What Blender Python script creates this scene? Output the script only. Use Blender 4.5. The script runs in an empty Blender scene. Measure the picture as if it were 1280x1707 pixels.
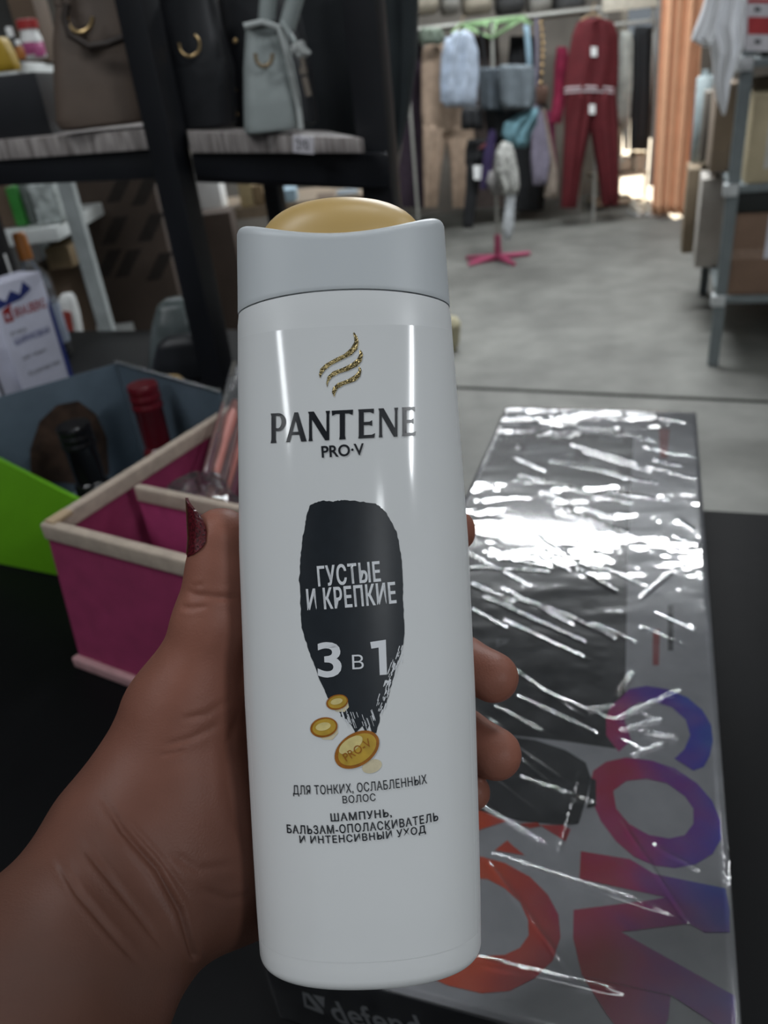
import bpy, bmesh, math, random
import numpy as np
from mathutils import Vector, Matrix
from mathutils.geometry import tessellate_polygon
random.seed(7)
rng = np.random.default_rng(7)
SC = bpy.context.scene
COL = SC.collection

# ------------------------------------------------------------------ camera, world, lamps, exposure
FOC, CX, CY, CAMZ = 1282.0, 640.0, 853.5, 1.40
DN = np.array([260., 2247., 1282.]); DN /= np.linalg.norm(DN)          # gravity seen by the tilted phone
zc = np.array([0., 0., 1.]); FY = zc - (zc @ DN) * DN; FY /= np.linalg.norm(FY)
FX = np.cross(FY, -DN)
ROT = np.array([FX, FY, -DN])                                            # camera (right, down, forward) -> world
CPOS = np.array([0., 0., CAMZ])
cam = bpy.data.cameras.new('camera'); camo = bpy.data.objects.new('camera', cam); COL.objects.link(camo)
cam.sensor_fit = 'VERTICAL'; cam.sensor_height = 24.0; cam.sensor_width = 18.0
cam.lens = 24.0 * FOC / 1707.0
R3 = np.stack([ROT @ [1, 0, 0], ROT @ [0, -1, 0], ROT @ [0, 0, -1]], axis=1)
mw = Matrix([[*R3[i], CPOS[i]] for i in range(3)] + [[0, 0, 0, 1]])
camo.matrix_world = mw
cam.clip_start = 0.02
cam.dof.use_dof = True; cam.dof.focus_distance = 0.225; cam.dof.aperture_fstop = cam.lens / 1.9
SC.camera = camo

SC.view_settings.view_transform = 'Standard'; SC.view_settings.look = 'None'
SC.view_settings.gamma = 1.0; SC.view_settings.use_curve_mapping = False
SC.view_settings.exposure = 0.0
SC.cycles.use_denoising = True
SC.cycles.max_bounces = 8; SC.cycles.transparent_max_bounces = 16
SC.cycles.sample_clamp_indirect = 6.0
SC.cycles.caustics_reflective = False; SC.cycles.caustics_refractive = False

W = bpy.data.worlds.new('world'); SC.world = W; W.use_nodes = True
W.node_tree.nodes['Background'].inputs[0].default_value = (0.80, 0.90, 1.0, 1)
W.node_tree.nodes['Background'].inputs[1].default_value = 0.22

def area(name, loc, rot, sx, sy, power, color=(1, 1, 1)):
    l = bpy.data.lights.new(name, 'AREA'); l.shape = 'RECTANGLE'; l.size = sx; l.size_y = sy
    l.energy = power; l.color = color
    o = bpy.data.objects.new(name, l); COL.objects.link(o); o.location = loc; o.rotation_euler = rot
    return o
# (x, y, z, heading, length, width, watts): unseen ceiling tube lamps, the last three added as fill
LAMPS = [
    (1.27, 4.56, 3.60, math.atan2(-0.615, 1.33), 1.9, 0.18, 170),
    (1.60, 7.00, 3.60, 0.0, 2.4, 0.25, 80),
    (-1.6, 6.60, 3.60, 0.0, 2.4, 0.25, 30),
    (2.66, -2.5, 3.60, 1.5708, 1.5, 0.12, 90),
    (0.85, -4.4, 3.60, 1.5708, 2.0, 0.25, 30),
    (-2.21, -1.8, 3.60, 1.5708, 1.0, 0.26, 20),
    (0.9, 0.9, 3.60, 0.35, 1.6, 0.25, 14),  # added fill lamp that brightens the box top
    (-1.5, 0.1, 3.60, 0.35, 1.6, 0.25, 28),  # added fill lamp for the white shelving at the left
    (3.1, 1.4, 3.60, 1.2, 1.6, 0.25, 26),  # added fill lamp for the right rack and its white cloth
]
for i, (x, y, z, h, L, w, p) in enumerate(LAMPS):
    area('tube_or_fill_light', (x, y, z - 0.045), (0, 0, h), L, w, p, (0.93, 0.97, 1.0))
# daylight beyond the doorway in the back wall
sun = bpy.data.lights.new('sun', 'SUN'); sun.energy = 22.0; sun.angle = 0.02; sun.color = (1.0, 0.86, 0.66)
suno = bpy.data.objects.new('sun', sun); COL.objects.link(suno)
suno.rotation_euler = Vector((-0.12, -0.78, -0.62)).to_track_quat('-Z', 'Y').to_euler()

# ------------------------------------------------------------------ geometry helpers
def ray(u, v): return ROT @ np.array([u - CX, v - CY, FOC])
def dep(u, v, z): return CPOS + ray(u, v) * (z / FOC)           # at a distance along the view axis
def onz(u, v, h): r = ray(u, v); return CPOS + r * ((h - CAMZ) / r[2])   # on a level plane
def aty(u, v, y): r = ray(u, v); return CPOS + r * (y / r[1])   # on an upright plane facing the hall

def mesh_obj(name, verts, faces, mat=None, parent=None, smooth=False):
    me = bpy.data.meshes.new(name)
    me.from_pydata([tuple(map(float, v)) for v in verts], [], [tuple(map(int, f)) for f in faces])
    me.update()
    o = bpy.data.objects.new(name, me); COL.objects.link(o)
    if mat: me.materials.append(mat)
    if smooth: me.polygons.foreach_set('use_smooth', [True] * len(me.polygons))
    if parent is not None: attach(o, parent)
    return o
def attach(o, parent):
    o.parent = parent
    if parent.parent is None: o.matrix_parent_inverse = Matrix.Translation(-parent.location)   # meshes are built in place
def tag(o, label=None, cat=None, group=None, kind=None):
    if label: o['label'] = label
    if cat: o['category'] = cat
    if group: o['group'] = group
    if kind: o['kind'] = kind
    return o
def thing(name, loc, label, cat, group=None):
    o = bpy.data.objects.new(name, None); COL.objects.link(o); o.location = tuple(map(float, loc)); o.empty_display_size = 0.05
    return tag(o, label, cat, group)
class G:                                                         # collects shapes for ONE mesh
    def __init__(s): s.v = []; s.f = []
    def add(s, v, f):
        n = len(s.v); s.v += [tuple(map(float, p)) for p in v]; s.f += [tuple(i + n for i in q) for q in f]; return s
    def box(s, c, size, ax=None):                                # centre, full sizes, axes
        ax = ax or ((1, 0, 0), (0, 1, 0), (0, 0, 1)); c = np.array(c, float); a = [np.array(q, float) * d / 2 for q, d in zip(ax, size)]
        v = [c + a[0] * i + a[1] * j + a[2] * k for i in (-1, 1) for j in (-1, 1) for k in (-1, 1)]
        return s.add(v, [(0, 1, 3, 2), (4, 6, 7, 5), (0, 4, 5, 1), (2, 3, 7, 6), (0, 2, 6, 4), (1, 5, 7, 3)])
    def hexa(s, b, t):                                           # four bottom and four top corners
        return s.add(list(b) + list(t), [(3, 2, 1, 0), (4, 5, 6, 7), (0, 1, 5, 4), (1, 2, 6, 5), (2, 3, 7, 6), (3, 0, 4, 7)])
    def tube(s, pts, r, n=10, closed=False):
        pts = [np.array(p, float) for p in pts]; m = len(pts); rr = r if hasattr(r, '__len__') else [r] * m; v = []; up = None
        for i, p in enumerate(pts):
            if closed: t = pts[(i + 1) % m] - pts[i - 1]
            else: t = pts[min(i + 1, m - 1)] - pts[max(i - 1, 0)]
            t = t / (np.linalg.norm(t) + 1e-12)
            if up is None:
                up = np.array([0, 0, 1.]) if abs(t[2]) < .9 else np.array([1., 0, 0])
            a = np.cross(t, up); a /= np.linalg.norm(a) + 1e-12; b = np.cross(a, t); up = b
            v += [p + rr[i] * (math.cos(q) * a + math.sin(q) * b) for q in np.arange(n) * 2 * math.pi / n]
        f = []
        for i in range(m if closed else m - 1):
            k = (i + 1) % m
            f += [(i * n + j, i * n + (j + 1) % n, k * n + (j + 1) % n, k * n + j) for j in range(n)]
        if not closed: f += [tuple(range(n))[::-1], tuple((m - 1) * n + j for j in range(n))]
        return s.add(v, f)
    def lathe(s, c, prof, n=28, ax=None):                        # profile of (radius, height)
        ax = ax or ((1, 0, 0), (0, 1, 0), (0, 0, 1)); X, Y, Z = [np.array(q, float) for q in ax]; c = np.array(c, float); v = []
        for r, h in prof: v += [c + Z * h + r * (X * math.cos(q) + Y * math.sin(q)) for q in np.arange(n) * 2 * math.pi / n]
        f = []
        for i in range(len(prof) - 1): f += [(i * n + j, i * n + (j + 1) % n, (i + 1) * n + (j + 1) % n, (i + 1) * n + j) for j in range(n)]
        f += [tuple(range(n))[::-1], tuple((len(prof) - 1) * n + j for j in range(n))]
        return s.add(v, f)
    def rings(s, rings, cap=True):
        n = len(rings[0]); v = [p for r in rings for p in r]; f = []
        for i in range(len(rings) - 1): f += [(i * n + j, i * n + (j + 1) % n, (i + 1) * n + (j + 1) % n, (i + 1) * n + j) for j in range(n)]
        if cap: f += [tuple(range(n))[::-1], tuple((len(rings) - 1) * n + j for j in range(n))]
        return s.add(v, f)
    def drape(s, rows, Y, thick, folds=3, amp=0.25, n=28, sub=5, seed=0):
        # hanging cloth: rows of (v, left u, right u) on the upright plane at Y, padded to a real thickness
        r_ = random.Random(seed * 31 + len(rows)); ph = r_.random() * 6; out = []; rows = [list(map(float, q)) for q in rows]; k = 0
        dense = []
        for a, b in zip(rows[:-1], rows[1:]):
            for t in np.arange(sub) / sub: dense.append([a[i] * (1 - t) + b[i] * t for i in range(3)])
        dense.append(rows[-1]); m = len(dense)
        for i, (v, a, b) in enumerate(dense):
            A, B = aty(a, v, Y), aty(b, v, Y); c = (A + B) / 2; h = (B - A) / 2; L = np.linalg.norm(h)
            e = min(1, 0.45 + min(i, m - 1 - i) * 0.4); ring = []
            for q in np.arange(n) * 2 * math.pi / n:
                w = 1 + amp * math.sin(folds * math.cos(q) * 3 + ph + 0.35 * math.sin(i * 0.5 + ph) + i * 0.04)
                ring.append(c + h * math.cos(q) + np.array([0, -1, 0]) * math.sin(q) * min(thick, L * 0.9 + .004) * e * w)
            out.append(ring)
        return s.rings(out)
    def make(s, name, mat, parent=None, smooth=False, bevel=0, seg=2):
        o = mesh_obj(name, s.v, s.f, mat, parent, smooth)
        bm = bmesh.new(); bm.from_mesh(o.data); bmesh.ops.recalc_face_normals(bm, faces=bm.faces)
        if bevel: bmesh.ops.bevel(bm, geom=[e for e in bm.edges if e.is_manifold and e.calc_face_angle(0) > .5], offset=bevel, segments=seg, affect='EDGES', profile=.6)
        bm.to_mesh(o.data); bm.free()
        if smooth or bevel: o.data.polygons.foreach_set('use_smooth', [True] * len(o.data.polygons))
        if bevel: o.data.set_sharp_from_angle(angle=0.9)
        elif smooth: o.data.set_sharp_from_angle(angle=1.1)
        return o

def fill2d(polys):                                               # closed outlines (holes by nesting) -> flat triangles
    cu = bpy.data.curves.new('outline', 'CURVE'); cu.dimensions = '2D'; cu.fill_mode = 'BOTH'
    for p in polys:
        sp = cu.splines.new('POLY'); sp.points.add(len(p) - 1)
        for q, (x, y) in zip(sp.points, p): q.co = (x, y, 0, 1)
        sp.use_cyclic_u = True
    return curve2d(cu)
def curve2d(cu):
    o = bpy.data.objects.new('outline', cu); COL.objects.link(o)
    dg = bpy.context.evaluated_depsgraph_get(); me = o.evaluated_get(dg).to_mesh()
    v = np.array([(p.co.x, p.co.y) for p in me.vertices]).reshape(-1, 2); f = [tuple(p.vertices) for p in me.polygons]
    o.evaluated_get(dg).to_mesh_clear(); bpy.data.objects.remove(o); bpy.data.curves.remove(cu)
    return v, f
def text2d(s, bold=0.0, spacing=1.0, fit=None):                  # lettering, fitted to (width, height), centred
    cu = bpy.data.curves.new('lettering', 'FONT'); cu.body = s; cu.fill_mode = 'BOTH' if hasattr(cu, 'fill_mode') else cu.fill_mode
    cu.offset = bold; cu.space_character = spacing; cu.resolution_u = 4
    v, f = curve2d(cu)
    lo, hi = v.min(0), v.max(0); v = v - (lo + hi) / 2
    if fit: v = v * (np.array(fit) / (hi - lo))
    return v, f
def refine(v, f, step, it=5):                                    # cut long edges so that a print can follow a curve
    bm = bmesh.new(); vs = [bm.verts.new((x, y, 0)) for x, y in v]
    for q in f:
        try: bm.faces.new([vs[i] for i in q])
        except ValueError: pass
    bmesh.ops.triangulate(bm, faces=bm.faces)
    for _ in range(it):
        es = [e for e in bm.edges if e.calc_length() > step]
        if not es: break
        bmesh.ops.subdivide_edges(bm, edges=es, cuts=1); bmesh.ops.triangulate(bm, faces=bm.faces)
    bm.verts.index_update()
    r = np.array([(p.co.x, p.co.y) for p in bm.verts]), [tuple(q.index for q in p.verts) for p in bm.faces]
    bm.free(); return r
def rot2(v, deg):
    c, s = math.cos(math.radians(deg)), math.sin(math.radians(deg)); return v @ np.array([[c, s], [-s, c]])
def ell(cx, cy, a, b, deg=0, n=40):
    t = np.arange(n) * 2 * math.pi / n; return rot2(np.stack([a * np.cos(t), b * np.sin(t)], 1), deg) + np.array([cx, cy])

# ------------------------------------------------------------------ materials
MATS = {}
def rgb(r, g, b):
    f = lambda c: ((c / 255 + .055) / 1.055) ** 2.4 if c > 10 else c / 255 / 12.92
    return (f(r), f(g), f(b), 1)
def mat(name, col, rough=.6, metal=0., vary=.12, scale=30., bump=0., bscale=80., spec=.5, sss=0., trans=0., ior=1.45, coat=0., emit=0.):
    if name in MATS: return MATS[name]
    m = bpy.data.materials.new(name); m.use_nodes = True; nt = m.node_tree; b = nt.nodes['Principled BSDF']; MATS[name] = m
    b.inputs['Roughness'].default_value = rough; b.inputs['Metallic'].default_value = metal
    b.inputs['Specular IOR Level'].default_value = spec; b.inputs['IOR'].default_value = ior
    b.inputs['Transmission Weight'].default_value = trans; b.inputs['Coat Weight'].default_value = coat
    if sss: b.inputs['Subsurface Weight'].default_value = sss; b.inputs['Subsurface Radius'].default_value = (.006, .003, .002); b.inputs['Subsurface Scale'].default_value = .6
    tc = nt.nodes.new('ShaderNodeNewGeometry')
    n = nt.nodes.new('ShaderNodeTexNoise'); n.inputs['Scale'].default_value = scale; n.inputs['Detail'].default_value = 4
    nt.links.new(tc.outputs['Position'], n.inputs['Vector'])
    r = nt.nodes.new('ShaderNodeValToRGB'); c = np.array(col[:3])
    r.color_ramp.elements[0].position = .3; r.color_ramp.elements[1].position = .7
    r.color_ramp.elements[0].color = (*(c * (1 - vary)), 1); r.color_ramp.elements[1].color = (*np.minimum(c * (1 + vary), 1), 1)
    nt.links.new(n.outputs['Fac'], r.inputs['Fac']); nt.links.new(r.outputs['Color'], b.inputs['Base Color'])
    if bump:
        n2 = nt.nodes.new('ShaderNodeTexNoise'); n2.inputs['Scale'].default_value = bscale; n2.inputs['Detail'].default_value = 3
        nt.links.new(tc.outputs['Position'], n2.inputs['Vector'])
        bp = nt.nodes.new('ShaderNodeBump'); bp.inputs['Strength'].default_value = bump; bp.inputs['Distance'].default_value = .004
        nt.links.new(n2.outputs['Fac'], bp.inputs['Height']); nt.links.new(bp.outputs['Normal'], b.inputs['Normal'])
    return m
def stretched(name, c1, c2, scale, stretch, rough=.6, lo=.35, hi=.65):  # grain or streaks: noise squeezed along axes
    m = mat(name, c1, rough, vary=0); nt = m.node_tree; n = [q for q in nt.nodes if q.type == 'TEX_NOISE'][0]; g = [q for q in nt.nodes if q.type == 'NEW_GEOMETRY'][0]
    mp = nt.nodes.new('ShaderNodeMapping'); mp.inputs['Scale'].default_value = stretch
    nt.links.new(g.outputs['Position'], mp.inputs['Vector']); nt.links.new(mp.outputs['Vector'], n.inputs['Vector']); n.inputs['Scale'].default_value = scale
    r = [q for q in nt.nodes if q.type == 'VALTORGB'][0].color_ramp
    r.elements[0].color = c1; r.elements[1].color = c2; r.elements[0].position = lo; r.elements[1].position = hi
    return m

# ------------------------------------------------------------------ the hall
E1 = np.array([.936, -.352, 0]); E2 = np.array([.352, .936, 0]); EZ = np.array([0, 0, 1.])   # the counter and shelving stand turned about 20 degrees
AX20 = (E1, E2, EZ)
def loc20(x, y, z=0): return E1 * x + E2 * y + EZ * z

def concrete():
    m = mat('concrete_floor', (.155, .155, .142, 1), .62, vary=.22, scale=1.3, bump=.15, bscale=30)
    nt = m.node_tree; b = nt.nodes['Principled BSDF']; g = [q for q in nt.nodes if q.type == 'NEW_GEOMETRY'][0]
    ramp = [q for q in nt.nodes if q.type == 'VALTORGB'][0]
    n = nt.nodes.new('ShaderNodeTexNoise'); n.inputs['Scale'].default_value = 5; n.inputs['Detail'].default_value = 8
    nt.links.new(g.outputs['Position'], n.inputs['Vector'])
    mx = nt.nodes.new('ShaderNodeMix'); mx.data_type = 'RGBA'; mx.blend_type = 'OVERLAY'; mx.inputs['Factor'].default_value = .5
    nt.links.new(ramp.outputs['Color'], mx.inputs['A']); nt.links.new(n.outputs['Fac'], mx.inputs['B'])
    nt.links.new(mx.outputs['Result'], b.inputs['Base Color'])
    return m
ST = 'structure'
# slabs meet at a seam that runs across the hall
P1, P2 = onz(760, 646, 0), onz(1280, 670, 0); sd = (P2 - P1) / np.linalg.norm(P2 - P1); sn = np.array([-sd[1], sd[0], 0])
S0 = P1 - sd * 8; S1 = P1 + sd * 8
tag(G().add([S0 + sn * .016 + sn * 0, S1 + sn * .016, S1 + sn * 16, S0 + sn * 16], [(0, 1, 2, 3)]).make('floor', concrete()), kind=ST)
tag(G().add([S0 - sn * .016, S1 - sn * .016, S1 - sn * 14, S0 - sn * 14], [(3, 2, 1, 0)]).make('floor_near', concrete()), kind=ST)
tag(G().box(P1 + np.array([0, 0, -.03]), (16, .2, .02), (sd, sn, EZ)).make('trim_seam', mat('seam_dirt', (.02, .02, .02, 1), .9)), kind=ST)
wallm = mat('grey_brown_wall', (.16, .145, .125, 1), .8, vary=.3, scale=2.2, bump=.2)
darkw = mat('dark_wall', (.05, .05, .05, 1), .8, vary=.3, scale=3)
DX0, DX1 = aty(1036, 200, 9.0)[0], aty(1128, 200, 9.0)[0]
for a, b, z0, z1 in ((-5, DX0, 0, 4), (DX1, 7, 0, 4), (DX0, DX1, 2.25, 4)):
    tag(G().box(((a + b) / 2, 9.06, (z0 + z1) / 2), (b - a, .12, z1 - z0)).make('wall_back', wallm), kind=ST)
tag(G().box((-3.06, 3, 2), (.12, 14, 4)).make('wall_left', darkw), kind=ST)
tag(G().box((6.06, 3, 2), (.12, 14, 4)).make('wall_right', wallm), kind=ST)
tag(G().box((1.5, 2.5, 4.06), (9.3, 16, .12)).make('ceiling', mat('ceiling_panels', (.12, .12, .12, 1), .8, vary=.2, scale=2)), kind=ST)
tag(G().box((DX0 - .03, 8.98, 1.12), (.06, .06, 2.24)).box((DX1 + .03, 8.98, 1.12), (.06, .06, 2.24)).box(((DX0 + DX1) / 2, 8.98, 2.28), (DX1 - DX0 + .12, .06, .06)).make('trim_doorway', mat('door_trim', (.4, .36, .3, 1), .6)), kind=ST)
tag(G().add([(-4, 9.3, -.01), (9, 9.3, -.01), (9, 16, -.01), (-4, 16, -.01)], [(0, 1, 2, 3)]).make('floor_outside', mat('pale_paving', (.5, .45, .38, 1), .8)), kind=ST)

lampm = mat('white_enamel', (.7, .7, .7, 1), .4)
for i, (x, y, z, h, L, w, p) in enumerate(LAMPS):
    ax = ((math.cos(h), math.sin(h), 0), (-math.sin(h), math.cos(h), 0), (0, 0, 1))
    t = thing('ceiling_or_fill_lamp', (x, y, z), 'unseen long white ceiling lamp on two rods, some added as fill', 'lamp', 'ceiling lamps')
    G().box((x, y, z), (L + .06, w + .06, .06), ax).make('housing', lampm, t, bevel=.01)
    for s in (-1, 1): G().tube([np.array((x, y, z + .03)) + s * .4 * L * np.array(ax[0]), np.array((x, y, 4.0)) + s * .4 * L * np.array(ax[0])], .006).make('rod', lampm, t)

# ------------------------------------------------------------------ shampoo bottle
BZ = .235; PXM = BZ / FOC                                             # metres per pixel on the bottle's own mid plane
BA = np.array([51., 1216., 0]); BA /= np.linalg.norm(BA); BR = np.array([BA[1], -BA[0], 0]); BW = np.array([0, 0, -1.])
BO = np.array([(568 - CX) * PXM, (385 - CY) * PXM, BZ])
def b_world(x, s, w): return CPOS + ROT @ (BO + BR * x + BA * s + BW * w)
_sv = np.array([375, 385, 500, 525, 700, 900, 1150, 1400, 1500, 1580]); _hw = np.array([171, 171.5, 175, 177, 183.5, 190, 191, 187.5, 185.5, 183]) * PXM
def hw(s): return np.interp(s / PXM + 385, _sv, _hw)
def hd(s): return .0168 + .0036 * np.clip(s / .2, 0, 1)
PE = 2.25
def bulge(x, s): return hd(s) * np.clip(1 - np.abs(x / hw(s)) ** PE, 0, 1) ** (1 / PE)
def b_local(u, v, lift=0):                                            # pixel -> place on the bottle's front
    h = .017
    for _ in range(12):
        z = BZ - h; P = np.array([(u - CX) * z / FOC, (v - CY) * z / FOC, z]) - BO; x, s = P @ BR, P @ BA; h = float(bulge(x, s)) + lift
    return x, s
bottle = thing('shampoo_bottle', b_world(0, .219, 0), 'white shampoo bottle with frosted cap held upright in a hand', 'bottle')
white = mat('white_bottle_plastic', (.66, .675, .68, 1), .33, vary=.01, spec=.45, sss=0)
frost = mat('frosted_cap_plastic', (.50, .53, .55, 1), .42, vary=.02, spec=.45)
gold_cap = mat('golden_cap_disc', (.50, .34, .13, 1), .38, vary=.03)
def ring_b(s_of_x, a, d, n=128):
    out = []
    for q in np.arange(n) * 2 * math.pi / n:
        c, si = math.cos(q), math.sin(q); x = a * math.copysign(abs(c) ** (2 / PE), c); w = d * math.copysign(abs(si) ** (2 / PE), si)
        out.append(b_world(x, s_of_x(x / a if a > 1e-9 else 0), w))
    return out
SEAM = .0231
def seam(t): return SEAM + .0022 * t * t
g = G(); rr = []
S_BOT = .2212
for k in np.linspace(0, 1, 60):
    def sf(t, k=k): a = seam(t); return a + (S_BOT - .004 - a) * k
    sm = SEAM + (S_BOT - .004 - SEAM) * k; ins = .0002 if k == 0 else 0
    rr.append(ring_b(sf, hw(sm) - ins, hd(sm) - ins))
for q in np.linspace(0, math.pi / 2, 8)[1:]:
    i = .004 * (1 - math.cos(q)); rr.append(ring_b(lambda t, q=q: S_BOT - .004 + .004 * math.sin(q), hw(S_BOT) - i, hd(S_BOT) - i))
rr.append(ring_b(lambda t: S_BOT, hw(S_BOT) * .5, hd(S_BOT) * .4))
body = g.rings(rr).make('body', white, bottle, smooth=True)
# frosted cap with a saddle-shaped rim
def rim(t): return -.0012 + .0072 * (1 - t * t) * 1.0
rr = []
for k in np.linspace(0, 1, 26):
    def sf(t, k=k): a, b = rim(t) + .002, seam(t) - .0004; return b + (a - b) * k
    sm = SEAM * (1 - k); o_ = .0001 if 0 < k else -.0001
    rr.append(ring_b(sf, hw(sm) + o_, hd(sm) + o_))
for q in np.linspace(0, math.pi / 2, 7)[1:]:
    i = .0022 * (1 - math.cos(q)); rr.append(ring_b(lambda t, q=q: rim(t) + .002 - .002 * math.sin(q), hw(0) - i, hd(0) - i))
for f_ in (.75, .5, .25): rr.append(ring_b(lambda t, f_=f_: rim(t * f_), hw(0) * f_, hd(0) * f_))
G().rings(rr).make('cap', frost, bottle, smooth=True)
# rounded golden pressing disc that rises out of the cap
DA = .0250; rr = []
for q in np.linspace(0, math.pi / 2 - .02, 14):
    rr.append([b_world(DA * math.cos(p) * math.cos(q) ** .7 + .0002, .0052 - .0132 * math.sin(q), .0142 * math.sin(p) * math.cos(q) ** .7 + .001) for p in np.arange(64) * 2 * math.pi / 64])
rr = [[p + (ROT @ BA) * .006 for p in rr[0]]] + rr
G().rings(rr).make('cap_disc', gold_cap, bottle, smooth=True)

label_m = mat('glossy_label', (.66, .675, .68, 1), .10, vary=.01, spec=.5)
sa, sb_ = b_local(600, 542)[1], b_local(612, 1604)[1]; gl_, gf_ = [], []
for i in range(70):
    for j in range(60):
        s_ = sa + (sb_ - sa) * i / 69; x_ = hw(s_) * .95 * (2 * j / 59 - 1); gl_.append(b_world(x_, s_, float(bulge(x_, s_)) + .00006))
for i in range(69):
    for j in range(59): gf_.append((i * 60 + j, (i + 1) * 60 + j, (i + 1) * 60 + j + 1, i * 60 + j + 1))
mesh_obj('front_label', gl_, gf_, label_m, body, True)
ink = mat('black_label_ink', (.012, .014, .018, 1), .28, vary=.05)
dark_ink = mat('brush_stroke_ink', (.012, .016, .021, 1), .30, vary=.10, scale=300)
silver_ink = mat('pale_label_ink', (.66, .68, .71, 1), .4, vary=.02)
foil = mat('gold_foil', (.42, .33, .16, 1), .22, metal=1., vary=.25, scale=400, bump=.25, bscale=900)
def on_bottle(name, v, f, m, lift, parent=body, pix=True, step=None):
    # v in pixels (pix) or metres on the bottle's front; the print follows the curve, lift above it
    v, f = refine(v, f, step or (9 if pix else .0022))
    L = [b_local(x, y) for x, y in v] if pix else v
    pts = [b_world(x, s, float(bulge(x, s)) + lift) for x, s in L]
    o = mesh_obj(name, pts, f, m, parent, True)
    bm = bmesh.new(); bm.from_mesh(o.data)
    view = Vector(ROT @ np.array([0, 0, -1.]))
    for q in bm.faces:
        q.normal_update()
        if q.normal.dot(view) < 0: q.normal_flip()
    bm.to_mesh(o.data); bm.free(); return o
def label_text(name, s, u0, u1, v0, v1, m, bold, deg=0, spacing=1.0, lift=.00030, parent=body, heavy=0.0):
    a, b = b_local(u0, (v0 + v1) / 2), b_local(u1, (v0 + v1) / 2); c = b_local((u0 + u1) / 2, v0); d = b_local((u0 + u1) / 2, v1)
    v, f = text2d(s, bold, spacing, (abs(b[0] - a[0]), abs(d[1] - c[1])))
    if heavy:                                                        # heavier strokes: the outline is struck again a hair to each side
        w_ = heavy * abs(d[1] - c[1]); n_ = len(v); v = v * np.array([1 - 2 * w_ / abs(b[0] - a[0]), 1]); f = list(f) + [tuple(i + n_ for i in q) for q in f] + [tuple(i + 2 * n_ for i in q) for q in f]; v = np.concatenate([v - [w_, 0], v, v + [w_, 0]])
    v = rot2(v, deg); v[:, 1] *= -1; v = v + np.array([(a[0] + b[0]) / 2, (c[1] + d[1]) / 2])
    return on_bottle(name, v, f, m, lift, parent, pix=False)
# the gold swirl above the name
def z2(pts): return [(380 + x / 3.2, 320 + y / 3.2) for x, y in pts]
sw = [z2([(672, 748), (688, 770), (697, 800), (690, 840), (660, 870), (600, 900), (550, 925), (520, 950), (500, 975), (492, 995), (486, 975), (492, 945), (520, 918), (570, 890), (620, 865), (655, 835), (675, 800), (674, 775), (668, 755)]),
      z2([(705, 842), (716, 855), (720, 870), (712, 905), (690, 930), (640, 955), (590, 970), (555, 990), (535, 1015), (530, 1045), (525, 1020), (532, 985), (560, 958), (610, 940), (660, 915), (690, 890), (703, 865), (700, 850)]),
      z2([(700, 932), (708, 940), (712, 955), (705, 985), (680, 1010), (620, 1030), (585, 1050), (572, 1075), (568, 1095), (555, 1070), (560, 1045), (585, 1020), (640, 1000), (680, 975), (697, 955), (696, 940)])]
lg = on_bottle('swirl_logo', *fill2d(sw), foil, .00025, step=4)
lg['label'] = 'gold foil swirl of three strands'
# brand name: flared capitals drawn stroke by stroke (unit height)
def stem(x, w=.17, fl=.025): return [(x - fl, 0), (x + w + fl, 0), (x + w, .12), (x + w, .88), (x + w + fl, 1), (x - fl, 1), (x, .88), (x, .12)]
def arc(cx, cy, rx, ry, a0, a1, n=14): return [(cx + rx * math.cos(math.radians(a0 + (a1 - a0) * i / n)), cy + ry * math.sin(math.radians(a0 + (a1 - a0) * i / n))) for i in range(n + 1)]
def gl_P():
    o = [(-.03, 0), (.19, 0), (.165, .12), (.165, .40), (.26, .39)] + arc(.26, .695, .29, .305, -90, 90)[1:] + [(-.03, 1), (0, .9), (0, .12)]
    return [o, [(.165, .50), (.24, .49)] + arc(.24, .70, .14, .21, -90, 90)[1:] + [(.165, .91)]], .55
def gl_A(): return [[(-.05, 0), (.10, 0), (.17, .24), (.46, .24), (.53, 0), (.74, 0), (.41, 1), (.27, 1)], [(.20, .34), (.43, .34), (.32, .74)]], .70
def gl_N(): return [[(-.02, 0), (.13, 0), (.11, .12), (.10, .74), (.58, 0), (.73, 0), (.73, .88), (.76, 1), (.60, 1), (.63, .88), (.63, .28), (.17, 1), (-.04, 1), (.0, .9), (.0, .12)]], .74
def gl_T(): return [[(.26, 0), (.49, 0), (.465, .12), (.465, .88), (.60, .88), (.73, .82), (.75, 1), (0, 1), (.02, .82), (.15, .88), (.285, .88), (.285, .12)]], .75
def gl_E(): return [[(-.02, 0), (.53, 0), (.56, .16), (.44, .11), (.17, .11), (.17, .45), (.36, .45), (.46, .41), (.46, .61), (.36, .56), (.17, .56), (.17, .89), (.40, .89), (.51, .83), (.52, 1), (-.02, 1), (0, .9), (0, .1)]], .55
gx = [(gl_P, 228, 310), (gl_A, 310, 420), (gl_N, 427, 545), (gl_T, 553, 668), (gl_E, 695, 785), (gl_N, 802, 908), (gl_E, 928, 1003)]
vv = []; ff = []
for fn, xa, xb in gx:
    polys, w = fn(); v, f = fill2d(polys); lo, hi = v[:, 0].min(), v[:, 0].max()
    X = xa + (v[:, 0] - lo) / (hi - lo) * (xb - xa); t = (X - 235) / 768.0
    base = 1340 - 40 * t; top = 1182 - 36 * t; Yp = base + (top - base) * v[:, 1]
    n = len(vv); vv += list(zip(380 + X / 3.2, 320 + Yp / 3.2)); ff += [tuple(i + n for i in q) for q in f]
on_bottle('brand_lettering', np.array(vv), ff, ink, .00025)
label_text('sub_brand_lettering', 'PRO·V', 536, 607, 741, 761, ink, .018, 1.5)
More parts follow.
